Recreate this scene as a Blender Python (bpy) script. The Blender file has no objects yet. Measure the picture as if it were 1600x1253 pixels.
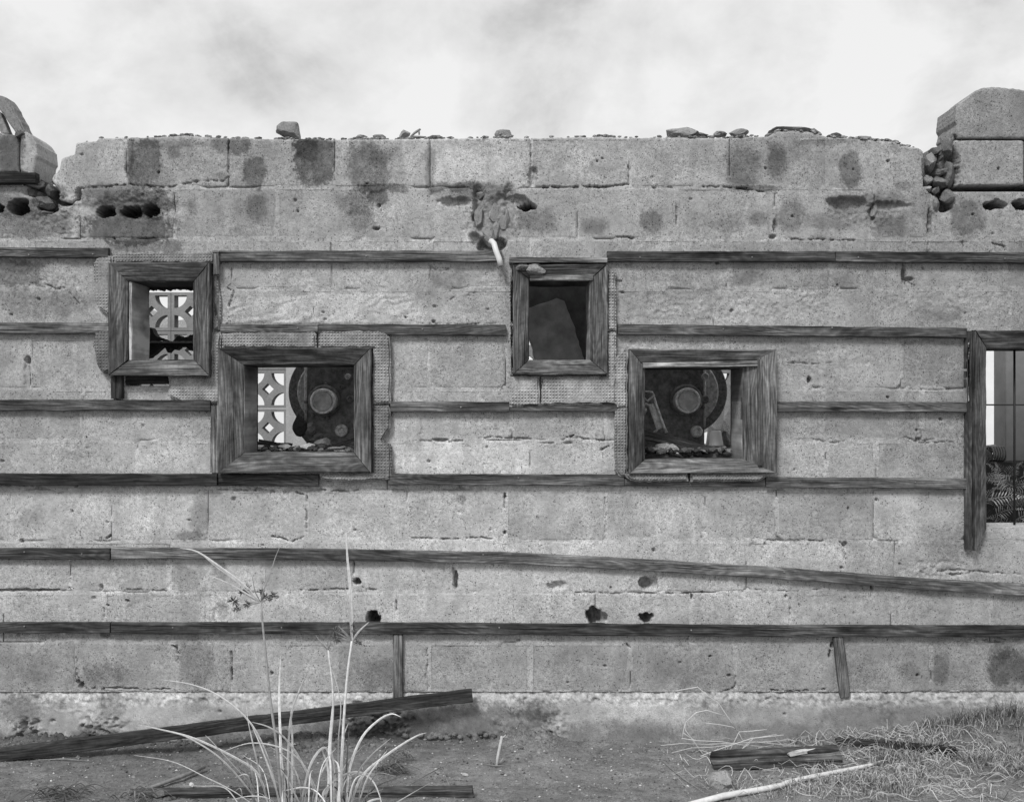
import bpy, bmesh, math, random
import numpy as np
from mathutils import Vector, Matrix, noise as mn

random.seed(7)
# ------------------------------------------------------------------ scale
# 1 unit of "px" on the wall plane is 2.58 mm (a 400 mm block is about 155 px)
S = 0.00258; D = 4.5; CX = 800.0; CY = 640.0
CAMZ = (1160 - 640) * S
F = D / S
scn = bpy.context.scene
COL = scn.collection

# ------------------------------------------------------------------ camera, world, sun, exposure
cam = bpy.data.objects.new('camera', bpy.data.cameras.new('camera'))
COL.objects.link(cam)
cam.location = (0, -D, CAMZ); cam.rotation_euler = (math.radians(90), 0, 0)
cam.data.sensor_width = 36; cam.data.lens = 36 * D / (1600 * S)
cam.data.shift_y = (CY - 626.5) / 1600 * 1.0
cam.data.clip_end = 2000; cam.data.clip_start = 0.05
scn.camera = cam
scn.view_settings.view_transform = 'Standard'; scn.view_settings.look = 'None'
scn.view_settings.gamma = 1.0; scn.view_settings.use_curve_mapping = False
scn.view_settings.exposure = 0.50
SUN_EL = math.radians(48); SUN_AZ = math.radians(205)

world = bpy.data.worlds.new('World'); scn.world = world; world.use_nodes = True
nt = world.node_tree; nt.nodes.clear()
N = nt.nodes.new; L = nt.links.new
out = N('ShaderNodeOutputWorld'); bg = N('ShaderNodeBackground'); bg.inputs['Strength'].default_value = 1.0
sky = N('ShaderNodeTexSky'); sky.sky_type = 'NISHITA'; sky.sun_disc = False
sky.sun_elevation = SUN_EL; sky.sun_rotation = SUN_AZ
bw = N('ShaderNodeRGBToBW'); L(sky.outputs[0], bw.inputs[0])
sc = N('ShaderNodeMath'); sc.operation = 'MULTIPLY'; sc.inputs[1].default_value = 0.10; L(bw.outputs[0], sc.inputs[0])
tc = N('ShaderNodeTexCoord')
mp = N('ShaderNodeMapping'); mp.inputs['Scale'].default_value = (1, 1, 1.35); mp.inputs['Location'].default_value = (0.9, 0.2, 0.12)
L(tc.outputs['Generated'], mp.inputs[0])
n1 = N('ShaderNodeTexNoise'); n1.inputs['Scale'].default_value = 3.0; n1.inputs['Detail'].default_value = 7; n1.inputs['Roughness'].default_value = 0.5
n1.inputs['Distortion'].default_value = 0.9
L(mp.outputs[0], n1.inputs['Vector'])
n2 = N('ShaderNodeTexNoise'); n2.inputs['Scale'].default_value = 8.0; n2.inputs['Detail'].default_value = 9; n2.inputs['Roughness'].default_value = 0.6
n2.inputs['Distortion'].default_value = 0.2
L(mp.outputs[0], n2.inputs['Vector'])
mx = N('ShaderNodeMix'); mx.inputs[0].default_value = 0.42
L(n1.outputs[0], mx.inputs[2]); L(n2.outputs[0], mx.inputs[3])
cr = N('ShaderNodeValToRGB'); e = cr.color_ramp.elements
e[0].position = 0.41; e[0].color = (0.42, 0.42, 0.42, 1)
e[1].position = 0.57; e[1].color = (0.665, 0.665, 0.665, 1)
m_ = e.new(0.48); m_.color = (0.555, 0.555, 0.555, 1)
L(mx.outputs[0], cr.inputs[0])
mm = N('ShaderNodeMix'); mm.inputs[0].default_value = 0.88
L(sc.outputs[0], mm.inputs[2])
bw2 = N('ShaderNodeRGBToBW'); L(cr.outputs[0], bw2.inputs[0]); L(bw2.outputs[0], mm.inputs[3])
L(mm.outputs[0], bg.inputs['Color']); L(bg.outputs[0], out.inputs[0])

sun = bpy.data.objects.new('sun', bpy.data.lights.new('sun', 'SUN')); COL.objects.link(sun)
sun.data.energy = 2.0; sun.data.angle = math.radians(15); sun.data.color = (1, 1, 1)
# direction towards the sun: in front of the wall, high and a little to the left
sd = Vector((-math.cos(SUN_EL) * 0.42, -math.cos(SUN_EL) * 0.9, math.sin(SUN_EL)))
sun.rotation_euler = sd.to_track_quat('Z', 'Y').to_euler()

# ------------------------------------------------------------------ numeric helpers
def W(px, py, y=0.0):
    k = (D + y) / D
    return Vector(((px - CX) * S * k, y, CAMZ + (CY - py) * S * k))

def _h(xi, yi, seed):
    h = (xi * 374761393 + yi * 668265263 + seed * 974634777) & 0xffffffff
    h = ((h ^ (h >> 13)) * 1274126177) & 0xffffffff
    h = h ^ (h >> 16)
    return (h & 0xffff) / 65535.0
def vn(x, y, seed=0):
    x = np.asarray(x, float); y = np.asarray(y, float)
    xf = np.floor(x); yf = np.floor(y); xi = xf.astype(np.int64); yi = yf.astype(np.int64)
    u = x - xf; v = y - yf; u = u*u*(3-2*u); v = v*v*(3-2*v)
    a = _h(xi, yi, seed); b = _h(xi+1, yi, seed); c = _h(xi, yi+1, seed); d = _h(xi+1, yi+1, seed)
    return ((a*(1-u)+b*u)*(1-v) + (c*(1-u)+d*u)*v) * 2 - 1
def fbm(x, y, seed=0, o=4, r=0.5):
    t = 0; a = 1; s = 0
    for i in range(o):
        t = t + a * vn(x * 2**i + 17.3*i, y * 2**i + 5.1*i, seed + i); s += a; a *= r
    return t / s
def sst(a, b, x):
    t = np.clip((x - a) / (b - a), 0, 1); return t*t*(3-2*t)

# ------------------------------------------------------------------ materials
def newmat(name):
    m = bpy.data.materials.new(name); m.use_nodes = True
    t = m.node_tree; b = t.nodes['Principled BSDF']
    return m, t, b, t.nodes.new, t.links.new
def math_(N, L, op, a, b=None):
    n = N('ShaderNodeMath'); n.operation = op
    for i, v in enumerate((a, b)):
        if v is None: continue
        if isinstance(v, (int, float)): n.inputs[i].default_value = v
        else: L(v, n.inputs[i])
    return n.outputs[0]
def ramp_(N, L, src, pts):
    r = N('ShaderNodeValToRGB'); el = r.color_ramp.elements
    while len(el) < len(pts): el.new(0.5)
    for q, (p, v) in zip(el, pts):
        q.position = p; q.color = (v, v, v, 1)
    L(src, r.inputs[0]); return r.outputs[0]

def concrete(name, grain=1.0, bump=1.0, pit=1.0):
    m, t, b, N, L = newmat(name)
    tc = N('ShaderNodeTexCoord'); at = N('ShaderNodeAttribute'); at.attribute_name = 'tone'
    geo = N('ShaderNodeNewGeometry')
    P = geo.outputs['Position']
    def nz(sc, det=3, ro=0.6):
        n = N('ShaderNodeTexNoise'); n.inputs['Scale'].default_value = sc; n.inputs['Detail'].default_value = det
        n.inputs['Roughness'].default_value = ro; L(P, n.inputs['Vector']); return n.outputs[0]
    fine = nz(250, 2, 0.8); mid = nz(70, 4, 0.7); lo = nz(9, 4, 0.6)
    g1 = ramp_(N, L, fine, [(0.32, 1 - 0.42*grain), (0.5, 1.0), (0.68, 1 + 0.26*grain)])
    g2 = ramp_(N, L, mid, [(0.30, 1 - 0.40*grain), (0.5, 1.0), (0.72, 1 + 0.26*grain)])
    g3 = ramp_(N, L, lo, [(0.32, 0.84), (0.68, 1.14)])
    vo = N('ShaderNodeTexVoronoi'); vo.inputs['Scale'].default_value = 150; L(P, vo.inputs['Vector'])
    sel = N('ShaderNodeSeparateColor'); L(vo.outputs['Color'], sel.inputs[0])
    rr = math_(N, L, 'POWER', sel.outputs[0], 3.0)
    pm = ramp_(N, L, nz(16, 3, 0.6), [(0.38, 0.12), (0.62, 0.42)])
    dd = math_(N, L, 'SUBTRACT', math_(N, L, 'ADD', vo.outputs['Distance'], math_(N, L, 'MULTIPLY', math_(N, L, 'SUBTRACT', fine, 0.5), 0.5)), math_(N, L, 'MULTIPLY', rr, pm))
    pits = ramp_(N, L, dd, [(0.0, 1 - 0.6*pit), (0.12, 1.0)])
    mf = ramp_(N, L, nz(4.5, 4, 0.65), [(0.36, 0.35), (0.6, 1.1)])
    g1 = math_(N, L, 'ADD', 1.0, math_(N, L, 'MULTIPLY', math_(N, L, 'SUBTRACT', g1, 1.0), mf))
    g2 = math_(N, L, 'ADD', 1.0, math_(N, L, 'MULTIPLY', math_(N, L, 'SUBTRACT', g2, 1.0), mf))
    c = math_(N, L, 'MULTIPLY', at.outputs['Fac'], g1)
    c = math_(N, L, 'MULTIPLY', c, g2); c = math_(N, L, 'MULTIPLY', c, g3); c = math_(N, L, 'MULTIPLY', c, pits)
    cc = N('ShaderNodeCombineColor')
    for i in range(3): L(c, cc.inputs[i])
    L(cc.outputs[0], b.inputs['Base Color']); b.inputs['Roughness'].default_value = 0.95
    b.inputs['Specular IOR Level'].default_value = 0.15
    hgt = math_(N, L, 'ADD', math_(N, L, 'MULTIPLY', fine, 0.7), math_(N, L, 'ADD', mid, math_(N, L, 'MULTIPLY', pits, 0.8)))
    bp = N('ShaderNodeBump'); bp.inputs['Strength'].default_value = 0.75*bump; bp.inputs['Distance'].default_value = 0.004
    L(hgt, bp.inputs['Height']); L(bp.outputs[0], b.inputs['Normal'])
    return m

def wood(name):
    m, t, b, N, L = newmat(name)
    uv = N('ShaderNodeUVMap'); uv.uv_map = 'UVMap'
    oi = N('ShaderNodeObjectInfo')
    w = math_(N, L, 'MULTIPLY', oi.outputs['Random'], 40)
    def nz(sx, sy, det=4, ro=0.6, dist=0.0):
        mp = N('ShaderNodeMapping'); mp.inputs['Scale'].default_value = (sx, sy, 1); L(uv.outputs[0], mp.inputs[0])
        n = N('ShaderNodeTexNoise'); n.noise_dimensions = '4D'; n.inputs['Scale'].default_value = 1
        n.inputs['Detail'].default_value = det; n.inputs['Roughness'].default_value = ro; n.inputs['Distortion'].default_value = dist
        L(mp.outputs[0], n.inputs['Vector']); L(w, n.inputs['W']); return n.outputs[0]
    lowf = nz(2.6, 12, 4, 0.6)
    grain = nz(7, 170, 4, 0.65, 0.15)
    # growth rings: bands of a slowly varying field
    fld = nz(1.5, 11, 2, 0.35, 0.1)
    ring = math_(N, L, 'SINE', math_(N, L, 'MULTIPLY', fld, 150))
    ringr = ramp_(N, L, math_(N, L, 'ADD', math_(N, L, 'MULTIPLY', ring, 0.5), 0.5), [(0.0, 0.78), (0.6, 1.0), (1.0, 1.25)])
    g = ramp_(N, L, grain, [(0.32, 0.42), (0.5, 0.95), (0.68, 1.7)])
    lf = ramp_(N, L, lowf, [(0.36, 0.38), (0.5, 0.9), (0.64, 1.7)])
    crk = ramp_(N, L, nz(2.5, 200, 3, 0.5, 0.1), [(0.34, 0.2), (0.41, 1.0)])
    spot = ramp_(N, L, nz(60, 60, 3, 0.7), [(0.3, 0.7), (0.5, 1.0), (0.8, 1.2)])
    ic = N('ShaderNodeSeparateColor'); L(oi.outputs['Color'], ic.inputs[0])
    kv = N('ShaderNodeTexVoronoi'); kv.voronoi_dimensions = '4D'; kv.inputs['Scale'].default_value = 1
    km = N('ShaderNodeMapping'); km.inputs['Scale'].default_value = (3.2, 9, 1); L(uv.outputs[0], km.inputs[0]); L(km.outputs[0], kv.inputs['Vector']); L(w, kv.inputs['W'])
    knot = ramp_(N, L, kv.outputs['Distance'], [(0.05, 0.3), (0.16, 1.0)])
    lf = math_(N, L, 'MULTIPLY', lf, knot)
    c = math_(N, L, 'MULTIPLY', math_(N, L, 'MULTIPLY', ic.outputs[0], 0.82), g)
    for q in (lf, ringr, crk, spot): c = math_(N, L, 'MULTIPLY', c, q)
    c = math_(N, L, 'MINIMUM', c, 0.6)
    cc = N('ShaderNodeCombineColor')
    for i in range(3): L(c, cc.inputs[i])
    L(cc.outputs[0], b.inputs['Base Color']); b.inputs['Roughness'].default_value = 0.85
    b.inputs['Specular IOR Level'].default_value = 0.2
    h = math_(N, L, 'ADD', math_(N, L, 'MULTIPLY', grain, 1.0), math_(N, L, 'ADD', math_(N, L, 'MULTIPLY', ringr, 0.5), crk))
    bp = N('ShaderNodeBump'); bp.inputs['Strength'].default_value = 0.7; bp.inputs['Distance'].default_value = 0.003
    L(h, bp.inputs['Height']); L(bp.outputs[0], b.inputs['Normal'])
    return m

def simple(name, val, rough=0.8, var=0.25, scale=30, metal=0.0, bump=0.3, spec=0.3):
    m, t, b, N, L = newmat(name)
    geo = N('ShaderNodeNewGeometry')
    n = N('ShaderNodeTexNoise'); n.inputs['Scale'].default_value = scale; n.inputs['Detail'].default_value = 5; n.inputs['Roughness'].default_value = 0.65
    L(geo.outputs['Position'], n.inputs['Vector'])
    c = ramp_(N, L, n.outputs[0], [(0.3, val*(1-var)), (0.5, val), (0.72, val*(1+var*1.4))])
    L(c, b.inputs['Base Color']); b.inputs['Roughness'].default_value = rough; b.inputs['Metallic'].default_value = metal
    b.inputs['Specular IOR Level'].default_value = spec
    bp = N('ShaderNodeBump'); bp.inputs['Strength'].default_value = bump; bp.inputs['Distance'].default_value = 0.003
    L(n.outputs[0], bp.inputs['Height']); L(bp.outputs[0], b.inputs['Normal'])
    return m

def toned(name, rough=0.7, trans=0.0):
    m, t, b, N, L = newmat(name)
    at = N('ShaderNodeAttribute'); at.attribute_name = 'tone'
    geo = N('ShaderNodeNewGeometry')
    n = N('ShaderNodeTexNoise'); n.inputs['Scale'].default_value = 90; n.inputs['Detail'].default_value = 3
    L(geo.outputs['Position'], n.inputs['Vector'])
    c = math_(N, L, 'MULTIPLY', at.outputs['Fac'], ramp_(N, L, n.outputs[0], [(0.3, 0.8), (0.7, 1.2)]))
    cc = N('ShaderNodeCombineColor')
    for i in range(3): L(c, cc.inputs[i])
    L(cc.outputs[0], b.inputs['Base Color']); b.inputs['Roughness'].default_value = rough
    b.inputs['Specular IOR Level'].default_value = 0.25
    return m

def embossed(name):
    m, t, b, N, L = newmat(name)
    geo = N('ShaderNodeNewGeometry'); sp = N('ShaderNodeSeparateXYZ'); L(geo.outputs['Position'], sp.inputs[0])
    k = 2*math.pi/0.0125
    sx = math_(N, L, 'SINE', math_(N, L, 'MULTIPLY', sp.outputs[0], k)); sz = math_(N, L, 'SINE', math_(N, L, 'MULTIPLY', sp.outputs[2], k))
    hx = math_(N, L, 'ADD', math_(N, L, 'MULTIPLY', sx, 0.5), 0.5); hz = math_(N, L, 'ADD', math_(N, L, 'MULTIPLY', sz, 0.5), 0.5)
    wn = N('ShaderNodeTexNoise'); wn.inputs['Scale'].default_value = 9; L(geo.outputs['Position'], wn.inputs['Vector'])
    wear = ramp_(N, L, wn.outputs[0], [(0.36, 0.15), (0.56, 1.0)])
    dots = math_(N, L, 'MULTIPLY', math_(N, L, 'POWER', math_(N, L, 'MULTIPLY', hx, hz), 1.6), wear)
    n = N('ShaderNodeTexNoise'); n.inputs['Scale'].default_value = 14; n.inputs['Detail'].default_value = 6; n.inputs['Roughness'].default_value = 0.65
    L(geo.outputs['Position'], n.inputs['Vector'])
    n2 = N('ShaderNodeTexNoise'); n2.inputs['Scale'].default_value = 160; n2.inputs['Detail'].default_value = 2
    L(geo.outputs['Position'], n2.inputs['Vector'])
    oi = N('ShaderNodeObjectInfo'); ic = N('ShaderNodeSeparateColor'); L(oi.outputs['Color'], ic.inputs[0])
    c = math_(N, L, 'MULTIPLY', ic.outputs[0], ramp_(N, L, n.outputs[0], [(0.32, 0.66), (0.5, 1.25), (0.68, 1.8)]))
    c = math_(N, L, 'MULTIPLY', c, ramp_(N, L, n2.outputs[0], [(0.3, 0.75), (0.7, 1.25)]))
    c = math_(N, L, 'MULTIPLY', c, math_(N, L, 'ADD', 0.93, math_(N, L, 'MULTIPLY', dots, 0.35)))
    cc = N('ShaderNodeCombineColor')
    for i in range(3): L(c, cc.inputs[i])
    L(cc.outputs[0], b.inputs['Base Color']); b.inputs['Roughness'].default_value = 0.9
    h = math_(N, L, 'ADD', math_(N, L, 'MULTIPLY', dots, 1.3), math_(N, L, 'MULTIPLY', n.outputs[0], 0.8))
    bp = N('ShaderNodeBump'); bp.inputs['Strength'].default_value = 1.0; bp.inputs['Distance'].default_value = 0.004
    L(h, bp.inputs['Height']); L(bp.outputs[0], b.inputs['Normal'])
    return m

M_CON = concrete('weathered_concrete')
M_FND = concrete('cast_concrete', 0.7, 0.6, 0.6)
M_ROCK = concrete('rubble_stone', 0.9, 1.2, 0.8)
M_WOOD = wood('weathered_wood')
M_EMB = embossed('stamped_sheet')
M_RIM = simple('rust_scaled_rim', 0.22, 0.75, 0.6, 70, 0.0, 0.8, 0.3)
M_BLACK = simple('black_paint', 0.02, 0.6, 0.2)
M_DARK = simple('rusty_dark_iron', 0.19, 0.6, 0.6, 45, 0.0, 0.5, 0.5)
M_IRON = simple('worn_iron', 0.6, 0.5, 0.45, 60, 0.2, 0.5, 0.5)
M_LENS = simple('dusty_glass_port', 0.5, 0.45, 0.45, 25, 0.0, 0.1, 0.4)
M_SLAB = simple('dark_slab_stone', 0.42, 0.95, 0.35, 14, 0.0, 0.8, 0.1)
M_WHITE = simple('white_plaster', 0.82, 0.9, 0.05, 3, 0.0, 0.1, 0.1)
M_PVC = simple('white_plastic', 0.62, 0.45, 0.1, 20, 0.0, 0.1, 0.4)
M_SCR = concrete('screen_block_concrete', 0.5, 0.5, 0.4)
M_LEAF = toned('dry_leaf', 0.55)
M_SOIL = None

# ------------------------------------------------------------------ object helpers
def link(name, me, mat, parent=None):
    o = bpy.data.objects.new(name, me); COL.objects.link(o)
    if mat and not me.materials: me.materials.append(mat)
    if parent is not None: o.parent = parent
    return o
def tag(o, label=None, cat=None, group=None, kind=None):
    if label: o['label'] = label
    if cat: o['category'] = cat
    if group: o['group'] = group
    if kind: o['kind'] = kind
    return o
def empty(name, loc, label, cat, group=None):
    o = bpy.data.objects.new(name, None); COL.objects.link(o); o.location = loc
    o.empty_display_size = 0.1
    return tag(o, label, cat, group)
def settone(me, val):
    a = me.attributes.get('tone') or me.attributes.new('tone', 'FLOAT', 'POINT')
    n = len(me.vertices)
    v = np.full(n, val, dtype=np.float32) if np.isscalar(val) else np.asarray(val, dtype=np.float32)
    a.data.foreach_set('value', v)
def rel(parent, pts):
    """world points to the parent's local space (parents are never rotated)"""
    if parent is None: return pts
    p = parent
    off = Vector((0, 0, 0))
    while p is not None: off += p.location; p = p.parent
    return [Vector(q) - off for q in pts]
def pymesh(name, verts, faces, mat, parent=None, smooth=True, tone=None):
    """verts in world coordinates; origin of the object is put at their centre"""
    vs = np.array([tuple(v) for v in verts], float)
    c = (vs.min(0) + vs.max(0)) / 2
    me = bpy.data.meshes.new(name)
    me.from_pydata((vs - c).tolist(), [], faces)
    if smooth: me.polygons.foreach_set('use_smooth', [True]*len(me.polygons))
    if tone is not None: settone(me, tone)
    me.update()
    o = link(name, me, mat, parent)
    o.location = rel(parent, [Vector(c)])[0]
    return o

# ------------------------------------------------------------------ the block wall: depth and tone fields (px)
courses = [215, 293, 373.5, 451, 528.5, 607, 688, 765, 845, 925, 1003, 1081]
joints = {
 0: [197, 357, 523, 672, 829, 985, 1140, 1293, 1440],
 1: [-30, 125, 272, 432, 588, 744, 902, 1056, 1211, 1367, 1456, 1610, 1765],
 2: [-105, 50, 205, 362, 518, 672, 829, 985, 1140, 1298, 1419, 1571, 1725],
 3: [-40, 115, 270, 355, 490, 645, 800, 960, 1115, 1270, 1425, 1580, 1735],
 4: [-108, 46, 200, 357, 512, 670, 790, 980, 1135, 1270, 1408, 1565, 1720],
 5: [-25, 130, 297, 450, 612, 657, 800, 945, 1130, 1285, 1440, 1595, 1750],
 6: [-95, 60, 215, 370, 525, 605, 718, 828, 985, 1140, 1290, 1369, 1520, 1680],
 7: [-135, 18, 174, 325, 479, 636, 789, 946, 1102, 1213, 1365, 1510, 1665],
 8: [-45, 110, 265, 410, 553, 707, 862, 975, 1166, 1321, 1398, 1555, 1710],
 9: [-150, 5, 162, 316, 470, 618, 775, 930, 1080, 1235, 1392, 1547, 1702],
 10: [-38, 118, 277, 362, 525, 670, 829, 985, 1150, 1306, 1455, 1610, 1765],
}
XL, XR = -160, 1770
top_pts = [(-200, 290), (77, 291), (84, 274), (94, 263), (96, 248), (117, 240), (119, 223), (150, 221), (154, 216), (240, 215), (290, 212), (357, 216),
           (438, 218), (500, 217), (505, 219), (672, 217), (800, 215), (829, 216), (945, 213), (985, 216), (1040, 215), (1135, 216), (1200, 213), (1212, 206),
           (1240, 204), (1270, 207), (1293, 214), (1350, 218), (1398, 222), (1408, 228), (1438, 231), (1442, 236), (1444, 290), (1900, 291)]
tpx = np.array([p[0] for p in top_pts], float); tpy = np.array([p[1] for p in top_pts], float)
def topline(x):
    return np.interp(x, tpx, tpy) + 1.1*fbm(np.asarray(x)*0.16, 0*np.asarray(x), 91, 3, 0.7)

# openings cut right through the wall
OPEN = [(206, 440, 308, 565), (384, 570, 556, 709), (824, 437, 922, 565), (1004, 574, 1158, 719), (1533, 543, 1720, 824), (196, 588, 264, 603)]

# cx, cy, rx, ry, depth m
HOLES = [(28, 323, 16, 12, .16), (-2, 326, 7, 7, .15), (165, 330, 14, 9, .15), (203, 330, 16, 9, .15), (234, 329, 12, 10, .14), (824, 323, 14, 6, .15),
  (583, 967, 11, 13, .17), (928, 962, 11, 14, .13), (941, 965, 8, 9, .05), (1009, 911, 10, 9, .06), (1019, 912, 10, 10, .03), (1009, 965, 10, 8, .12), (870, 915, 14, 5, .022),
  (557, 909, 6, 6, .06), (712, 906, 3.5, 14, .06), (708, 893, 2, 8, .03), (619, 946, 2, 9, .05), (1412, 430, 3, 12, .035), (1420, 436, 7, 3, .03),
  (1556, 320, 17, 7, .15), (1600, 320, 18, 7, .16), (1532, 294, 62, 3.6, .14), (1650, 294, 120, 4, .14), (1475, 318, 14, 12, .10),
  (212, 329, 60, 9, .02), (205, 324, 80, 12, .012), (75, 310, 16, 22, .07), (60, 300, 20, 10, .03), (122, 304, 4, 9, .04),
  (710, 316, 22, 7, .03), (748, 326, 10, 32, .035), (770, 350, 26, 38, .025), (795, 325, 9, 34, .03), (812, 315, 14, 8, .03), (742, 372, 8, 10, .04), (768, 381, 24, 13, .07),
  (784, 315, 12, 12, .02), (1325, 318, 30, 9, .035), (1385, 322, 35, 6, .022), (1366, 334, 7, 12, .035), (1470, 262, 26, 44, .12),
  (122, 1065, 3, 3, .03), (127, 1071, 4, 5, .04), (163, 992, 7, 4, .03), (1300, 1008, 2, 5, .03), (1362, 918, 2, 4, .03), (588, 357, 5, 2.5, .03), (592, 322, 3, 3, .015),
  (43, 563, 4, 6, .04), (43, 585, 5, 20, .008), (158, 918, 3, 5, .02), (395, 914, 14, 2, .0), (888, 692, 7, 2, .015), (688, 687, 12, 2, .03), (130, 665, 1.5, 20, .012),
  (1320, 850, 4, 4, .02), (1081, 933, 2, 4, .03), (1470, 655, 3, 2, .02), (1435, 686, 4, 2, .02), (1265, 594, 3, 5, .025), (1170, 573, 6, 4, .01),
  (517, 388, 1.3, 12, .03), (518, 432, 1.3, 22, .02), (829, 240, 1.6, 30, .035), (833, 275, 6, 14, .02), (983, 270, 1.6, 18, .03), (1057, 335, 1.5, 18, .03), (902, 363, 1.5, 10, .03),
  (1211, 352, 3, 10, .03), (1207, 370, 5, 3, .03), (1452, 350, 3, 22, .03), (34, 845, 3, 3, .03), (357, 250, 1.6, 34, .03), (35, 922, 60, 1.6, .03), (1297, 1022, 2, 6, .03),
  (789, 774, 2, 4, .03), (789, 832, 2.5, 2.5, .03), (345, 960, 12, 14, .008), (334, 962, 1.5, 12, .02), (355, 963, 1.5, 12, .02), (362, 1035, 1.6, 18, .025), (365, 780, 3, 3, .02)]
HOLES = [((cx, cy, rx*.75, ry, a*.45) if rx < 2.6 and ry > 6 else (cx, cy, rx, ry, a)) for cx, cy, rx, ry, a in HOLES]
SMALL = []
_r = random.Random(5)
for i in range(110):
    SMALL.append((_r.uniform(-100, 1700), _r.uniform(240, 1075), _r.uniform(1.3, 3.0), _r.uniform(1.2, 2.6), _r.uniform(.008, .022)))
# polyline cracks: list of points, width px, depth m
CR = [([(125, 295), (200, 288), (260, 293), (310, 283), (350, 282), (357, 275)], 1.1, .02), ([(845, 292), (900, 292), (940, 292), (983, 288)], 1.6, .03),
  ([(1020, 293), (1080, 292), (1138, 292), (1195, 300)], 1.1, .02), ([(340, 765), (385, 766), (400, 766)], 1.2, .02), ([(400, 762), (420, 768), (455, 768), (475, 773)], 1.2, .02),
  ([(480, 770), (486, 765), (550, 768), (560, 764)], 1.2, .02), ([(425, 837), (445, 842), (455, 846), (478, 838)], 1.2, .02), ([(479, 775), (479, 838)], 1.0, .02),
  ([(640, 840), (700, 842), (750, 840), (770, 843)], 1.1, .018), ([(630, 838), (634, 842), (640, 838)], 1.3, .02), ([(789, 775), (789, 800)], .9, .015),
  ([(553, 880), (553, 905)], 1.0, .02), ([(562, 912), (572, 921), (595, 921)], 1.2, .02), ([(470, 922), (545, 920)], 1.0, .02), ([(900, 925), (1000, 928), (1078, 927)], .9, .015),
  ([(946, 778), (946, 845)], .8, .01), ([(1200, 843), (1250, 844), (1285, 845)], 1.2, .02), ([(1312, 847), (1321, 855), (1322, 885)], 1.1, .02),
  ([(1180, 920), (1240, 925), (1280, 920)], 1, .015), ([(1235, 935), (1234, 970)], 1.1, .015), ([(162, 950), (162, 970)], .9, .015),
  ([(120, 1010), (120, 1055), (126, 1068), (134, 1075)], 1.3, .025), ([(135, 1076), (185, 1074), (225, 1077), (265, 1076)], 1.1, .02), ([(277, 1008), (278, 1040)], 1.1, .02),
  ([(270, 1008), (276, 1014), (277, 1020)], 1.6, .03), ([(362, 1018), (362, 1068)], 1.0, .02), ([(665, 1005), (668, 1030), (665, 1060)], 1.0, .015),
  ([(1205, 1078), (1240, 1079), (1290, 1077)], 1.2, .02), ([(1150, 1055), (1150, 1070), (1140, 1078), (1125, 1082)], 1.4, .025), ([(980, 1006), (985, 1014)], 1.4, .02),
  ([(1230, 373), (1290, 375), (1335, 376)], 1.2, .02), ([(1450, 378), (1450, 395)], 1.2, .02), ([(1551, 380), (1570, 384), (1571, 395)], 1.2, .025), ([(1505, 378), (1507, 392)], 1, .02),
  ([(700, 470), (712, 463), (735, 462)], 1.1, .01), ([(1410, 412), (1418, 426), (1416, 448)], 1.4, .03), ([(1418, 440), (1440, 452)], 1.1, .02), ([(960, 370), (990, 372)], 1.6, .02),
  ([(660, 505), (700, 507), (780, 505)], 1.0, .01), ([(672, 415), (685, 425), (700, 420)], 1.2, .012), ([(70, 443), (88, 452), (100, 450), (118, 468), (126, 476)], 1.3, .012), ([(60, 437), (75, 440)], 1.3, .01),
  ([(355, 450), (365, 455), (357, 480)], 1.3, .015), ([(1270, 686), (1300, 692), (1320, 690)], 1.1, .012), ([(1415, 683), (1437, 692), (1490, 690)], 1.1, .014),
  ([(1230, 566), (1265, 568), (1300, 567)], 1.1, .01), ([(1420, 608), (1490, 609)], .9, .01), ([(1265, 590), (1268, 604), (1300, 608)], 1.1, .012),
  ([(645, 688), (700, 690), (770, 683), (830, 686)], 1.0, .015), ([(840, 692), (860, 692), (890, 683), (945, 688)], 1.2, .016), ([(935, 705), (950, 698), (958, 696)], 1.5, .02),
  ([(724, 696), (735, 700), (728, 694)], 1.2, .015), ([(885, 683), (892, 682), (896, 680)], 1.6, .03), ([(650, 682), (658, 678)], 1.2, .015), ([(658, 655), (659, 675)], .9, .012),
  ([(0, 757), (60, 760), (92, 770), (95, 772)], .9, .01), ([(172, 835), (167, 842)], 1.5, .03), ([(297, 842), (300, 840)], 1.5, .03), ([(158, 840), (159, 846)], 1.3, .02),
  ([(15, 924), (30, 921), (92, 921)], 1.3, .025), ([(110, 922), (116, 915), (108, 918)], 1.3, .025), ([(190, 921), (260, 923)], .9, .015), ([(1400, 880), (1440, 893), (1500, 890), (1600, 898)], 2.0, .012),
  ([(1440, 893), (1450, 897), (1470, 893), (1490, 898), (1520, 894)], 1.8, .014), ([(1556, 993), (1570, 1000), (1600, 1001)], 1.3, .02), ([(1506, 1001), (1556, 1001)], .9, .015)]
ROUGH = [(1110, 478, 150, 32, .004), (740, 440, 70, 25, .003), (1250, 470, 60, 25, .004), (60, 450, 70, 35, .003), (30, 440, 40, 30, .004), (770, 345, 45, 50, .007), (1120, 430, 120, 14, .002),
         (1500, 470, 150, 35, .003), (1290, 560, 100, 20, .003), (1000, 545, 40, 14, .004), (1470, 585, 40, 30, .002), (220, 320, 60, 25, .008), (90, 330, 50, 40, .008), (1360, 330, 80, 30, .006),
         (1460, 890, 60, 14, .006), (450, 760, 90, 10, .003), (380, 270, 60, 40, .001)]

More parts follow.
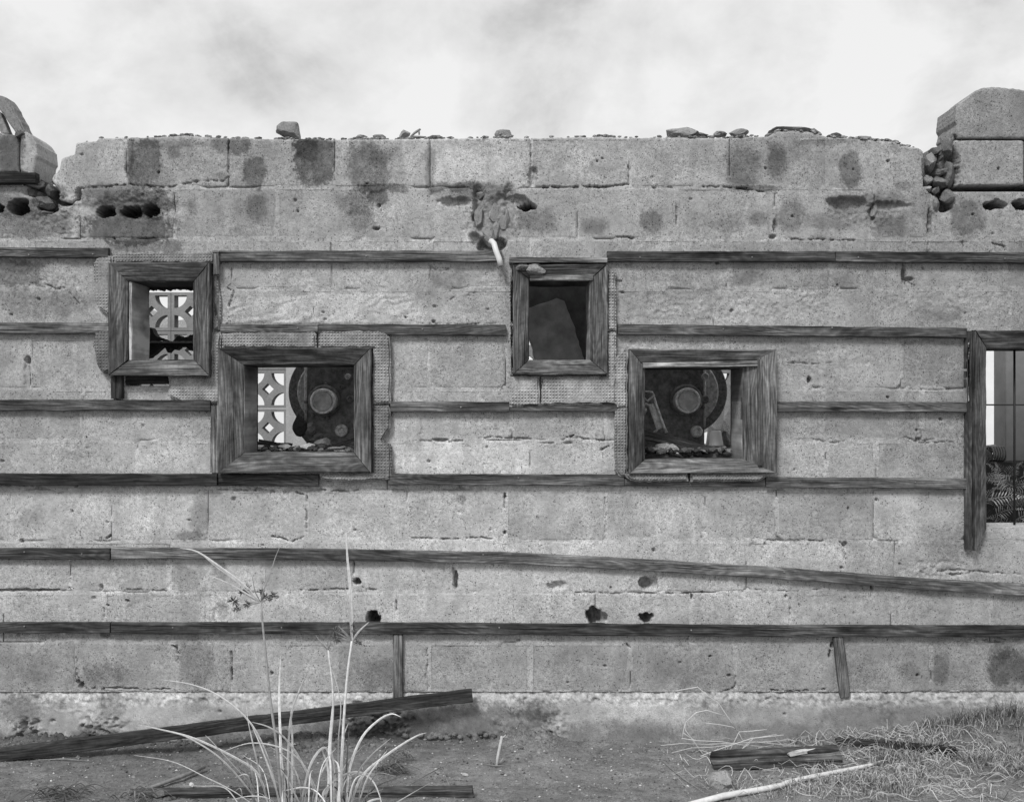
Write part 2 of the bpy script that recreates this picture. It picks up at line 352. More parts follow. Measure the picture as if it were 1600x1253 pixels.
def sub(X, Y, x0, x1, y0, y1):
    a = X.min(0); b = X.max(0); c = Y.min(1); d = Y.max(1)
    ci = np.nonzero((b >= x0) & (a <= x1))[0]; ri = np.nonzero((d >= y0) & (c <= y1))[0]
    if len(ci) == 0 or len(ri) == 0: return None
    return (slice(ri[0], ri[-1]+1), slice(ci[0], ci[-1]+1))
def depth(X, Y, block=True):
    d = 0.0022*fbm(X*0.012, Y*0.012, 3, 3) + 0.0016*fbm(X*0.09, Y*0.09, 11, 4, .62)
    rough = np.zeros_like(X)
    for cx, cy, rx, ry, a in ROUGH:
        q = ((X-cx)/rx)**2 + ((Y-cy)/ry)**2
        rough = np.maximum(rough, a*sst(1.3, 0.3, q + 0.5*fbm(X*.05, Y*.05, 23, 2)))
    d = d + rough*(0.25 + 1.6*np.abs(fbm(X*0.07, Y*0.09, 31, 4, .6)) + 0.8*fbm(X*0.22, Y*0.22, 37, 3))
    x0, x1, y0, y1 = X.min(), X.max(), Y.min(), Y.max()
    if x1 > 340 and x0 < 660 and y1 > 450 and y0 < 512:
        ex = X + 3*fbm(X*.08, Y*.08, 41, 3); ey = Y + 3*fbm(X*.06, Y*.06, 43, 3)
        mk = sst(352, 358, ex)*sst(648, 642, ex)*sst(458 + 12*sst(500, 420, X), 463 + 12*sst(500, 420, X), ey)*sst(508, 504, ey)
        rip = np.sin((Y*.55 + X*.10 + 9*fbm(X*.018, Y*.04, 45, 3)))*sst(-.3, .3, fbm(X*.02, Y*.04, 47, 2))
        d = d*(1-mk) + mk*(-.0035 + .0016*rip)
    wx = X + 5.5*fbm(X*.10, Y*.10, 51, 4, .7); wy = Y + 5.5*fbm(X*.10, Y*.10, 57, 4, .7)
    sx = X + 1.6*fbm(X*.25, Y*.25, 61, 3, .7); sy = Y + 0.8*fbm(X*.3, Y*.3, 67, 2)
    hn = fbm(X*.15, Y*.15, 71, 3); cn = np.clip(fbm(X*.06, Y*.06, 97, 2)+.3, 0, 1)
    for cx, cy, rx, ry, a in HOLES + SMALL:
        if a == 0 or cx+rx*1.4+4 < x0 or cx-rx*1.4-4 > x1 or cy+ry*1.4+4 < y0 or cy-ry*1.4-4 > y1: continue
        g = sub(X, Y, cx-rx*1.4-4, cx+rx*1.4+4, cy-ry*1.4-4, cy+ry*1.4+4)
        if g is None: continue
        if min(rx, ry) > 4: u, v = wx[g], wy[g]
        else: u, v = sx[g], sy[g]
        q = np.sqrt(((u-cx)/rx)**2 + ((v-cy)/ry)**2)
        soft = 0.16 if a > .04 else 0.35
        dd = a*sst(1+soft, 1-soft, q)*(1 + 0.3*hn[g])
        d[g] = np.maximum(d[g], dd + 0.3*d[g])
    jx = X + 2.4*fbm(X*.16, Y*.16, 81, 4, .7); jy = Y + 2.4*fbm(X*.16, Y*.16, 87, 4, .7)
    for pts, w, a in CR:
        xs = [p[0] for p in pts]; ys = [p[1] for p in pts]
        if max(xs)+8 < x0 or min(xs)-8 > x1 or max(ys)+8 < y0 or min(ys)-8 > y1: continue
        g = sub(X, Y, min(xs)-8, max(xs)+8, min(ys)-8, max(ys)+8)
        if g is None: continue
        jX = jx[g]; jY = jy[g]; m = np.full_like(jX, 99.0)
        for (ax, ay), (bx, by) in zip(pts[:-1], pts[1:]):
            ll = (bx-ax)**2 + (by-ay)**2
            t = np.clip(((jX-ax)*(bx-ax) + (jY-ay)*(by-ay))/ll, 0, 1)
            m = np.minimum(m, np.hypot(jX-ax-t*(bx-ax), jY-ay-t*(by-ay)))
        ww = w*(0.35 + 0.9*cn[g])
        d[g] = np.maximum(d[g], d[g] + a*sst(ww+0.75, ww*0.25, m)*sst(-.35, .25, hn[g]))
    return d

# cx, cy, rx, ry, multiplier, softness
ST = [(225, 255, 27, 42, .6, .35), (203, 250, 8, 44, .65, .3), (396, 268, 17, 25, .58, .3), (492, 250, 36, 42, .56, .25), (478, 232, 20, 20, .6, .3), (575, 262, 38, 40, .62, .5), (600, 240, 30, 20, .8, .6), (672, 262, 9, 44, .74, .5),
 (715, 291, 48, 8, .62, .4), (1160, 262, 32, 36, .66, .6), (1213, 248, 18, 30, .58, .5), (1328, 265, 19, 30, .58, .4), (372, 230, 18, 16, .6, .25), (1185, 294, 42, 6, .62, .4), (1413, 292, 13, 9, .72, .5),
 (600, 294, 42, 9, .6, .3), (590, 308, 18, 12, .62, .3), (275, 238, 12, 10, .75, .5), (260, 226, 70, 6, .78, .5), (345, 225, 10, 16, .78, .5), (345, 276, 12, 6, .8, .5), (1300, 222, 60, 5, .8, .4), (930, 262, 22, 10, .82, .7),
 (205, 356, 75, 26, .55, .2), (185, 300, 70, 12, .72, .4), (212, 322, 62, 22, .62, .25), (230, 385, 60, 12, .62, .3), (40, 350, 75, 24, .66, .3), (75, 305, 25, 22, .6, .4), (20, 322, 40, 18, .7, .4), (15, 240, 22, 34, .62, .3), (400, 325, 22, 24, .72, .6),
 (300, 320, 8, 18, .8, .5), (550, 318, 26, 20, .72, .5), (560, 340, 20, 20, .78, .6), (1020, 345, 20, 20, .62, .5), (930, 354, 22, 14, .74, .6), (838, 346, 36, 20, .72, .6), (1236, 335, 24, 30, .66, .5), (1300, 345, 60, 16, .78, .6),
 (1395, 352, 26, 20, .74, .6), (1512, 340, 30, 28, .62, .4), (1130, 352, 30, 10, .84, .6), (1090, 345, 30, 18, .86, .7), (1185, 345, 16, 14, .76, .6), (1340, 318, 60, 14, .76, .5), (770, 350, 34, 40, .82, .5), (745, 300, 60, 14, .74, .4),
 (30, 428, 42, 22, .60, .35), (60, 475, 70, 26, .76, .5), (20, 415, 60, 12, .75, .5), (700, 435, 40, 16, .78, .6), (1170, 435, 36, 12, .78, .6), (1050, 430, 60, 14, .86, .6), (1290, 440, 50, 16, .88, .6),
 (312, 805, 15, 34, .74, .6), (298, 838, 26, 9, .72, .5), (290, 902, 28, 22, .76, .5), (345, 892, 14, 16, .72, .6), (45, 820, 22, 26, .84, .6), (60, 790, 12, 26, .86, .6), (720, 780, 6, 7, .66, .5), (970, 800, 30, 40, .86, .5),
 (660, 810, 26, 30, .93, .5), (45, 1040, 50, 30, .84, .7), (165, 1054, 40, 18, .74, .6), (305, 1035, 30, 40, .76, .5), (592, 1052, 34, 28, .74, .6), (550, 1040, 30, 35, .88, .6), (1575, 1045, 40, 30, .52, .35), (1565, 1018, 22, 16, .7, .5),
 (1468, 1045, 14, 26, .72, .5), (1420, 1052, 22, 16, .76, .6), (1010, 1040, 55, 35, .86, .7), (1090, 1050, 50, 30, .84, .7), (900, 1040, 45, 30, .9, .7), (1505, 1050, 25, 18, .86, .6), (1480, 850, 36, 30, .76, .5), (1500, 820, 30, 14, .84, .6),
 (345, 955, 10, 16, .8, .3), (20, 560, 40, 10, .9, .6), (1060, 770, 100, 8, .88, .5), (700, 765, 90, 6, .84, .5), (450, 768, 100, 7, .86, .5), (1290, 925, 80, 16, .84, .5), (1480, 925, 60, 14, .86, .5), (1400, 640, 60, 30, .92, .6),
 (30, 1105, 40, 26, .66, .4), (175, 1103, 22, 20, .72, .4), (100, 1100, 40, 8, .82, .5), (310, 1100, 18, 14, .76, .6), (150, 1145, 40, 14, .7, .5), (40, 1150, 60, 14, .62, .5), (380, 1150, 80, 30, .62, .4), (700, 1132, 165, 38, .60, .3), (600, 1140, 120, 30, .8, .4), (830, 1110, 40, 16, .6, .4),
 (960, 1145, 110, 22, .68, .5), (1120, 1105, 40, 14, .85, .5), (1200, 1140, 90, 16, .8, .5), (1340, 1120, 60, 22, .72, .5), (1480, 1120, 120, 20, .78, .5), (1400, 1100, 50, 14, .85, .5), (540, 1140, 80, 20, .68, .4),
 # paler patches
 (500, 483, 148, 22, 1.2, .12), (780, 715, 190, 28, 1.13, .3), (230, 715, 105, 26, 1.16, .4), (700, 235, 110, 40, 1.05, .6), (740, 262, 70, 20, 1.12, .6), (900, 272, 60, 14, 1.08, .6), (85, 280, 20, 26, 1.2, .4), (1090, 280, 45, 8, 1.15, .4),
 (60, 390, 40, 6, 1.2, .5), (230, 800, 60, 34, 1.1, .5), (870, 780, 60, 40, 1.1, .6), (130, 1108, 24, 22, 1.2, .5), (1000, 1115, 90, 26, 1.16, .6), (560, 795, 60, 40, 1.06, .6), (690, 500, 90, 14, 1.1, .5), (440, 430, 70, 20, 1.06, .5), (1260, 860, 65, 16, 1.1, .3), (100, 425, 60, 22, 1.12, .5),
 (900, 850, 400, 12, 1.06, .5), (250, 1115, 60, 20, 1.1, .6), (430, 1105, 90, 14, 1.1, .6), (1150, 715, 20, 60, 1.1, .5), (1330, 720, 60, 30, 1.06, .6), (1405, 600, 8, 60, 1.1, .4), (1215, 940, 130, 14, 1.06, .4)]
# small white mineral flecks
FLK = [(1211, 345, 2.5, 12, 1.8), (1205, 372, 8, 2, 1.7), (1008, 373, 12, 3, 1.7), (1110, 376, 40, 2.5, 1.5), (1190, 377, 14, 2.5, 1.6), (1308, 297, 9, 3, 1.6), (1362, 370, 5, 6, 1.5), (665, 797, 4, 2, 1.6), (718, 800, 4, 2, 1.6), (720, 832, 5, 3, 1.6), (500, 300, 2, 2, 1.6),
       (1250, 875, 4, 6, 1.4), (1237, 965, 10, 7, 1.3), (1406, 640, 3, 40, 1.12), (60, 1080, 40, 4, 1.3), (70, 1092, 12, 6, 1.3), (515, 667, 8, 8, 1.2)]
_r2 = random.Random(9)
AUTO = []
for i in range(90):
    AUTO.append((_r2.uniform(-100, 1700), _r2.uniform(220, 1070), _r2.uniform(8, 40), _r2.uniform(6, 26), _r2.choice([.86, .9, .93, 1.07, 1.1]), .8))

def tonef(X, Y, jit=1.0, mortar=False):
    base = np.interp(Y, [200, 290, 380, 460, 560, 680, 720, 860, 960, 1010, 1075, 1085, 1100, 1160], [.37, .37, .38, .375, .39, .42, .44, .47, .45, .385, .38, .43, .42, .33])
    base = base*np.interp(X, [0, 200, 700, 1000, 1150, 1400, 1600], [.95, 1, 1.05, 1.0, .92, .86, .82])
    t = base*jit
    t = t*(1 + 0.20*fbm(X*.02, Y*.02, 103, 4, .6) + 0.20*fbm(X*.07, Y*.07, 107, 4, .7))
    # faint vertical rain streaks
    t = t*(1 + 0.13*fbm(X*.11, Y*.012, 109, 3)*sst(0.0, .4, fbm(X*.01, Y*.01, 113, 2)+.1))
    wx = X + 7*fbm(X*.05, Y*.05, 121, 4, .62); wy = Y + 7*fbm(X*.05, Y*.05, 127, 4, .62)
    wx = wx + 1.5*fbm(X*.35, Y*.35, 131, 2); wy = wy + 1.5*fbm(X*.35, Y*.35, 137, 2)
    x0, x1, y0, y1 = X.min()-14, X.max()+14, Y.min()-14, Y.max()+14
    sn = fbm(X*.12, Y*.12, 139, 3); bk = fbm(X*.3, Y*.3, 143, 3, .8); bl = fbm(X*.05, Y*.018, 147, 3, .6)
    for cx, cy, rx, ry, m, s in ST + AUTO:
        k = 1.5
        if cx+rx*k < x0 or cx-rx*k > x1 or cy+ry*k < y0 or cy-ry*k > y1: continue
        g = sub(X, Y, cx-rx*k-10, cx+rx*k+10, cy-ry*k-10, cy+ry*k+10)
        if g is None: continue
        q = (np.abs((wx[g]-cx)/rx)**2.6 + np.abs((wy[g]-cy)/ry)**2.6)**(1/2.6)
        q = q + .30*bk[g] + .26*bl[g]
        w = sst(1+s*.35, 1-s*.75, q)
        if m < .7: w = w*(0.86 + 0.22*sn[g])
        t[g] = t[g]*(1 + (m-1)*w*((1.55 if cy < 365 else 1.35) if m < .82 else 1.05))
    for cx, cy, rx, ry, m in FLK:
        if cx+rx*2 < x0 or cx-rx*2 > x1 or cy+ry*2 < y0 or cy-ry*2 > y1: continue
        g = sub(X, Y, cx-rx*2-10, cx+rx*2+10, cy-ry*2-10, cy+ry*2+10)
        if g is None: continue
        q = np.sqrt(((wx[g]-cx)/rx)**2 + ((wy[g]-cy)/ry)**2)
        t[g] = t[g]*(1 + (m-1)*sst(1.2, .5, q)*sst(-.25, .15, fbm(X[g]*.4, Y[g]*.4, 141, 2)))
    if mortar: t = t*(1.07 + 0.08*fbm(X*.05, Y*.05, 151, 2))
    return np.clip(t, 0.03, 0.72)

RES = 1.5
def axis(a, b, extra):
    pts = sorted({a, b} | {e for e in extra if a + .3 < e < b - .3})
    o = []
    for p, q in zip(pts[:-1], pts[1:]):
        n = max(1, int(round((q-p)/RES)))
        o += list(np.linspace(p, q, n+1)[:-1])
    return np.array(o + [pts[-1]])

def surface(name, us, vs, X, Y, DEP, mask, parent, mat, tone, back=0.195):
    """grid front (masked cells dropped) with skirts run back to y=back"""
    nu, nv = len(us), len(vs)
    wx = (X-CX)*S; wz = CAMZ + (CY-Y)*S
    V = np.stack([wx, DEP, wz], -1).reshape(-1, 3)
    T = tone.reshape(-1)
    idx = np.arange(nv*nu).reshape(nv, nu)
    a, b, c, d = idx[:-1, :-1], idx[:-1, 1:], idx[1:, 1:], idx[1:, :-1]
    quads = np.stack([a, d, c, b], -1)[mask].reshape(-1, 4)   # rows run downwards
    # boundary edges
    E = []
    mk = np.pad(mask, 1)
    m = mask
    up = m & ~mk[:-2, 1:-1]; dn = m & ~mk[2:, 1:-1]; lf = m & ~mk[1:-1, :-2]; rt = m & ~mk[1:-1, 2:]
    E.append(np.stack([b[up], a[up]], -1)); E.append(np.stack([d[dn], c[dn]], -1))
    E.append(np.stack([a[lf], d[lf]], -1)); E.append(np.stack([c[rt], b[rt]], -1))
    E = np.concatenate(E)
    used = np.unique(quads); rmap = np.full(len(V), -1); rmap[used] = np.arange(len(used))
    V0 = V[used]; T0 = T[used]; quads = rmap[quads]
    eu = np.unique(E); n0 = len(V0); emap = np.full(len(V), -1); emap[eu] = np.arange(len(eu))
    Vf = V[eu].copy(); Vb = V[eu].copy(); Vb[:, 1] = back
    # sides in 1 step
    fidx = n0 + emap[E]; bidx = n0 + len(eu) + emap[E]
    sk = np.stack([fidx[:, 0], fidx[:, 1], bidx[:, 1], bidx[:, 0]], -1)
    VV = np.concatenate([V0, Vf, Vb]); TT = np.concatenate([T0, T[eu], T[eu]])
    cen = (VV.min(0) + VV.max(0))/2; cen[1] = 0
    me = bpy.data.meshes.new(name)
    fc = np.concatenate([quads, sk])
    me.vertices.add(len(VV)); me.vertices.foreach_set('co', (VV-cen).astype(np.float32).ravel())
    me.loops.add(fc.size); me.loops.foreach_set('vertex_index', fc.astype(np.int32).ravel())
    me.polygons.add(len(fc)); me.polygons.foreach_set('loop_start', np.arange(0, fc.size, 4, dtype=np.int32))
    sm = np.zeros(len(fc), bool); sm[:len(quads)] = True
    me.update(calc_edges=True)
    me.polygons.foreach_set('use_smooth', sm)
    settone(me, TT); me.update()
    o = link(name, me, mat, parent); o.location = rel(parent, [Vector(cen)])[0]
    return o

wall = empty('block_wall', (0, 0, 0), 'long ruined wall of grey concrete blocks with small framed windows and wood battens', 'wall')

rb = random.Random(21)
GAP = 0.6
def inset(DX):  # how deep the block's own arris is worn
    return 0.006*np.exp(-(DX/1.3)**2)
def make_block(x0, x1, y0, y1, topf=None, xlf=None, xrf=None, botf=None, proud=0.0, toneM=1.0, name='block'):
    a, b = x0+GAP*rb.uniform(.7, 1.2), x1-GAP*rb.uniform(.7, 1.2)
    c, d = y0+GAP*rb.uniform(.7, 1.3), y1-GAP*rb.uniform(.7, 1.3)
    ex = [v for w in OPEN for v in (w[0], w[2])]; ey = [v for w in OPEN for v in (w[1], w[3])]
    us = axis(a, b, ex); vs = axis(c, d, ey)
    U, V = np.meshgrid(us, vs)
    X = U.copy(); Y = V.copy()
    # ragged arrises
    if xlf is not None or xrf is not None:
        l = xlf(V) if xlf else a; r = xrf(V) if xrf else b
        X = l + (U-a)/(b-a)*(r-l)
    if topf is not None:
        t = topf(X); bt = botf(X) if botf is not None else d
        Y = t + (V-c)/(d-c)*(bt-t)
    elif botf is not None:
        bt = botf(X); Y = c + (V-c)/(d-c)*(bt-c)
    cxm = ((us[:-1]+us[1:])/2)[None, :]; cym = ((vs[:-1]+vs[1:])/2)[:, None]
    mask = np.ones((len(vs)-1, len(us)-1), bool)
    for w in OPEN:
        mask &= ~((cxm > w[0]) & (cxm < w[2]) & (cym > w[1]) & (cym < w[3]))
    if not mask.any(): return None
    ed = np.minimum(np.minimum(U-a, b-U), np.minimum(V-c, d-V))
    edge_wob = ed + 1.6*fbm(X*.1, Y*.1, 211, 3)
    DEP = depth(X, Y) - proud + rb.uniform(-.0015, .0015) + (X-(a+b)/2)*rb.uniform(-1, 1)*1.2e-5
    ew = .65 if y0 > 300 else 1.0
    DEP = DEP + ew*(0.003*np.exp(-(np.maximum(ed, 0)/1.4)**2) + 0.0035*sst(2.2, -1.0, edge_wob))
    # corner chips
    for (qx, qy) in ((a, c), (b, c), (a, d), (b, d)):
        if rb.random() < .3:
            r = rb.uniform(3, 9); q = np.hypot(U-qx, V-qy) + 2.5*fbm(X*.15, Y*.15, 215, 3)
            DEP = DEP + rb.uniform(.006, .014)*sst(r, r*.5, q)
    tone = tonef(X, Y, rb.uniform(.84, 1.11)*toneM)
    return surface(name, us, vs, X, Y, DEP, mask, wall, M_CON, tone)

BL = []
for r in range(11):
    y0, y1 = courses[r], courses[r+1]
    js = joints[r]
    if r == 0:
        edges = [78] + js
    else:
        edges = ([XL] if js[0] > XL+20 else []) + js + ([XR] if js[-1] < XR-20 else [])
    for x0, x1 in zip(edges[:-1], edges[1:]):
        if r == 0:
            if x1 == 197:
                bf = lambda x: np.interp(x, [70, 78, 88, 112, 122, 135, 200], [292, 296, 312, 317, 306, 292.5, 291.5])
                make_block(x0, x1, y0, y1, topf=topline, botf=bf, toneM=1.1)
            else:
                make_block(x0, x1, y0, y1, topf=topline)
        elif r == 1 and x1 > 1460:
            make_block(x0, x1, 298.5, y1, proud=-.004)
        elif r == 1 and x0 == -30:
            make_block(x0, x1, y0+2, y1, topf=lambda x: np.interp(x, [-30, 40, 75, 95, 112, 125], [291, 290, 305, 322, 321, 304]))
        else:
            make_block(x0, x1, y0, y1)
# raised blocks at the right end and broken ones at the left end
make_block(1490, 1604, 140, 218, topf=lambda x: np.interp(x, [1488, 1494, 1502, 1512, 1522, 1532, 1548, 1590, 1604], [176, 164, 160, 152, 143, 139, 137, 141, 144]) + 1.2*fbm(x*.09, x*0, 15, 3) + .8*fbm(x*.2, x*0, 5, 3),
           xlf=lambda v: np.interp(v, [140, 170, 185, 200, 218], [1492, 1492, 1495, 1490, 1497]) + 2.5*fbm(v*.07, v*0, 16, 3) + .5*fbm(v*.1, v*0, 6, 3), proud=.012, toneM=.92)
make_block(1606, 1765, 143, 218, proud=.01, toneM=.92)
make_block(1472, 1600, 219, 290, xlf=lambda v: np.interp(v, [219, 232, 246, 262, 275, 290], [1490, 1482, 1482, 1492, 1494, 1494]) + 1.5*fbm(v*.1, v*0, 8, 3),
           botf=lambda x: np.interp(x, [1470, 1500, 1560, 1604], [291, 292, 290.5, 288]), proud=.006, toneM=1.0)
make_block(1601, 1765, 219, 290, proud=.006)
make_block(-70, 30, 208, 270, topf=lambda x: np.interp(x, [-70, 0, 20, 33], [205, 207, 211, 213]) + 1.0*fbm(x*.2, x*0, 9, 3), toneM=.75)
make_block(32, 60, 208, 272, topf=lambda x: np.interp(x, [32, 35, 41, 50, 56, 62], [222, 210, 206, 213, 222, 228]) + 1.0*fbm(x*.3, x*0, 12, 3),
           xrf=lambda v: np.interp(v, [208, 228, 235, 250, 272], [58, 60, 57, 55, 51]), botf=lambda x: np.interp(x, [32, 45, 54], [269, 272, 284]), proud=.01, toneM=1.0)
make_block(-160, -72, 205, 290, toneM=.8)
make_block(-70, 34, 290, 292, topf=lambda x: x*0+289)

# mortar: bed and head joints as one rough part just behind the block faces
def make_mortar():
    us = np.arange(XL, XR, RES); vs = np.arange(216, 1081, RES)
    X, Y = np.meshgrid(us, vs)
    cx = us[:-1]+RES/2; cy = vs[:-1]+RES/2
    CXm, CYm = np.meshgrid(cx, cy)
    near = np.zeros(CXm.shape, bool)
    for r in range(11):
        y0, y1 = courses[r], courses[r+1]
        row = (CYm > y0-4) & (CYm < y1+4)
        band = (np.abs(CYm-y0) < 4.5) | (np.abs(CYm-y1) < 4.5)
        hv = np.zeros(CXm.shape, bool)
        for j in joints[r]: hv |= np.abs(CXm-j) < 4.5
        near |= row & (band | hv)
    near &= ~((CYm > 285) & (CYm < 303) & (CXm > 1452))
    inw = np.ones(CXm.shape, bool)
    for w in OPEN: inw &= ~((CXm > w[0]-2) & (CXm < w[2]+2) & (CYm > w[1]-2) & (CYm < w[3]+2))
    inw &= CYm > topline(CXm) + 2.5
    inw &= ~((CXm > 1442) & (CYm < 293)) & ~((CXm < 120) & (CYm < 300)) & ~((CXm > 60) & (CXm < 122) & (CYm < 330))
    DEP = depth(X, Y) - 0.0004 + 0.0030*np.clip(fbm(X*.03, Y*.03, 301, 3, .6)+.12, -.3, 1) + 0.014*sst(.2, .5, fbm(X*.018, Y*.035, 307, 2) + .25*sst(330, 250, Y)-.05) + .0012*fbm(X*.2, Y*.2, 311, 3)
    return surface('mortar', us, vs, X, Y, DEP, near & inw, wall, M_CON, tonef(X, Y, 1.0, True), back=0.19)
make_mortar()

# footing under the blocks
def make_foundation():
    us = np.arange(XL, XR, 2.0); vs = np.arange(1079, 1235, 2.0)
    X, Y = np.meshgrid(us, vs)
    edge = 1090 + 6*fbm(X*.03, X*0, 401, 4, .6)
    lip = sst(0, 1, (Y-1080)/(edge-1080+1))
    rough = 0.022*np.abs(fbm(X*.09, Y*.12, 403, 4, .6))*sst(1104, 1090, Y)
    DEP = 0.004 - 0.016*lip + rough + .003*fbm(X*.02, Y*.03, 405, 3)
    crum = sst(.0, .5, fbm(X*.018, Y*.03, 409, 3)+.25)*sst(1100, 1125, Y)*(sst(500, 600, X)*sst(900, 850, X) + sst(230, 120, X))
    DEP = DEP + crum*0.09*(np.abs(fbm(X*.07, Y*.09, 411, 4, .65))-.25)
    for (hx, hy, hr) in ((320, 1094, 6), (930, 1092, 4), (85, 1125, 4), (560, 1100, 8), (345, 1110, 3), (1357, 1093, 4), (1225, 1114, 3)):
        DEP = DEP + .012*sst(1.3, .6, np.hypot(X-hx, (Y-hy)*1.4)/hr + .4*fbm(X*.2, Y*.2, 413, 2))
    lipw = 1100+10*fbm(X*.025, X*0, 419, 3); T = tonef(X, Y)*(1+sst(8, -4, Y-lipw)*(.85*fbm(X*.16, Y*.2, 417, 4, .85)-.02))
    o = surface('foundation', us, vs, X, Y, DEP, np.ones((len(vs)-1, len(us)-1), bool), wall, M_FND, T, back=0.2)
    return o
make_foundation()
# rough grout core in the broken notches, cavity shade put into its dark tone
def core(name, pts, y0, tone):
    o = plate(name, pts, y0, 0.19, M_ROCK, wall, jit=2.0, step=8, tone=tone)
    return o

# ------------------------------------------------------------------ plates, boards, rocks
def plate(name, pts, y0, y1, mat, parent, jit=0.5, step=6, tone=None, color=None, seed=0, bev=0.0025, world=False, yfun=None):
    rnd = random.Random(seed or int(abs(pts[0][0]*13+pts[0][1]*7)))
    P = []
    n = len(pts)
    for i in range(n):
        a, b = pts[i], pts[(i+1) % n]
        k = max(1, int(math.hypot(b[0]-a[0], b[1]-a[1])/step))
        for j in range(k):
            t = j/k; w = jit if j else jit*.4
            P.append((a[0]+(b[0]-a[0])*t+rnd.uniform(-w, w), a[1]+(b[1]-a[1])*t+rnd.uniform(-w, w)))
    # orient
    ar = sum(P[i][0]*P[(i+1) % len(P)][1]-P[(i+1) % len(P)][0]*P[i][1] for i in range(len(P)))
    if ar < 0: P.reverse()
    bm = bmesh.new()
    ws = [W(p[0], p[1], y0) for p in P]
    c = sum(ws, Vector())/len(ws)
    vs = [bm.verts.new(w-c) for w in ws]
    f = bm.faces.new(vs)
    f.normal_update()
    if f.normal.y > 0: f.normal_flip()
    r = bmesh.ops.extrude_face_region(bm, geom=[f])
    bv = [g for g in r['geom'] if isinstance(g, bmesh.types.BMVert)]
    for v in bv: v.co.y += 0
    # r holds the new face; push the ORIGINAL (still listed as f if alive) - simply move new verts back and flip
    for v in bv: v.co.y += (y1-y0)
    bmesh.ops.recalc_face_normals(bm, faces=bm.faces)
    if bev:
        fe = [e for e in bm.edges if all(abs(v.co.y) < 1e-6 for v in e.verts)]
        bmesh.ops.bevel(bm, geom=fe, offset=bev, segments=2, affect='EDGES', clamp_overlap=True)
    me = bpy.data.meshes.new(name); bm.to_mesh(me); bm.free()
    if tone is not None: settone(me, tone)
    o = link(name, me, mat, parent); o.location = rel(parent, [c])[0]
    if color is not None: o.color = (color, color, color, 1)
    return o

core('grout_core', [(1442, 240), (1452, 234), (1470, 236), (1478, 222), (1496, 222), (1500, 300), (1478, 335), (1442, 335)], 0.085, .2)
core('grout_core', [(40, 262), (70, 284), (92, 296), (118, 306), (118, 340), (50, 340), (50, 300), (35, 290)], 0.07, .13)
core('grout_core', [(1440, 285), (1764, 285), (1764, 302), (1440, 302)], 0.12, .12)

def board(name, path, h, y0, y1, parent, col, u0=None, mitre0=0, mitre1=0, slope=0.0, seed=0, wob=0.8, vertical=False):
    """path: px points of the board's centre line; h: width px; y0 front, y1 back. mitre: px change of length at the inner/outer edge.
       slope: the front face recedes by this many m from edge -1 to edge +1"""
    rnd = random.Random(seed or int(path[0][0]*31+path[0][1]*17+len(path)))
    if name == 'frame_board': path = [(a+rnd.uniform(-.7, .7), b+rnd.uniform(-.7, .7)) for a, b in path]
    # resample
    L_ = [0]
    for a, b in zip(path[:-1], path[1:]): L_.append(L_[-1]+math.hypot(b[0]-a[0], b[1]-a[1]))
    tot = L_[-1]; n = max(2, int(tot/9))
    u_off = rnd.uniform(0, 50); v_off = rnd.uniform(0, 5)
    rings = []; us = []
    ph = rnd.uniform(0, 100)
    for i in range(n+1):
        s = tot*i/n
        k = max(j for j in range(len(L_)) if L_[j] <= s+1e-6); k = min(k, len(path)-2)
        t = (s-L_[k])/(L_[k+1]-L_[k])
        x = path[k][0]+(path[k+1][0]-path[k][0])*t; y = path[k][1]+(path[k+1][1]-path[k][1])*t
        dx, dy = path[k+1][0]-path[k][0], path[k+1][1]-path[k][1]; l = math.hypot(dx, dy); tx, ty = dx/l, dy/l
        nx, ny = -ty, tx     # +1 side
        rr = []
        nb = 0.10
        prof = [(-1+nb*0, y0+.003), (-1+nb, y0), (-.35, y0+(.0)), (.35, y0), (1-nb, y0), (1, y0+.003), (1, y1), (-1, y1)]
        for (e, yy) in prof:
            ee = e
            hh = h/2
            off = ee*hh
            m = 0
            f = i/n
            # mitre: ends shift along the tangent in proportion to e
            sh = (mitre0*(ee+1)/2)*(1-f) - (mitre1*(ee+1)/2)*f
            wo = wob*(mn.noise(Vector((s*.02+ph, ee*2, 3)))*1.3+.5*mn.noise(Vector((s*.15+ph, ee*2, 7))))*(1.0 if abs(ee) > .8 else 0)
            wy = 0.003*mn.noise(Vector((s*.05+ph, ee*1.5, 9)))
            ys = slope*(ee+1)/2 if yy < y1-1e-6 else 0
            rr.append((W(x+nx*(off+wo)+tx*sh, y+ny*(off+wo)+ty*sh, 0), yy+wy+ys, e, s*S+sh*S))
        rings.append(rr)
    verts = []; uvv = []
    vcoord = [-1.0, -.9, -.35, .35, .9, 1.0, 1.6, -1.6]
    for rr in rings:
        for q, (p, yy, e, uu) in enumerate(rr):
            verts.append(Vector((p.x, yy, p.z))); uvv.append((uu+u_off, vcoord[q]*h*S/2+v_off))
    faces = []
    K = 8
    for i in range(n):
        for q in range(K):
            a = i*K+q; b = i*K+(q+1) % K; c = (i+1)*K+(q+1) % K; d = (i+1)*K+q
            faces.append((a, b, c, d))
    faces.append(tuple(range(K))[::-1]); faces.append(tuple(n*K+q for q in range(K)))
    o = pymesh(name, verts, faces, M_WOOD, parent, smooth=False)
    me = o.data
    bm = bmesh.new(); bm.from_mesh(me); bmesh.ops.recalc_face_normals(bm, faces=bm.faces); bm.to_mesh(me); bm.free()
    uvl = me.uv_layers.new(name='UVMap')
    for lp in me.loops: uvl.data[lp.index].uv = uvv[lp.vertex_index]
    o.color = (col, col, col, 1)
    return o

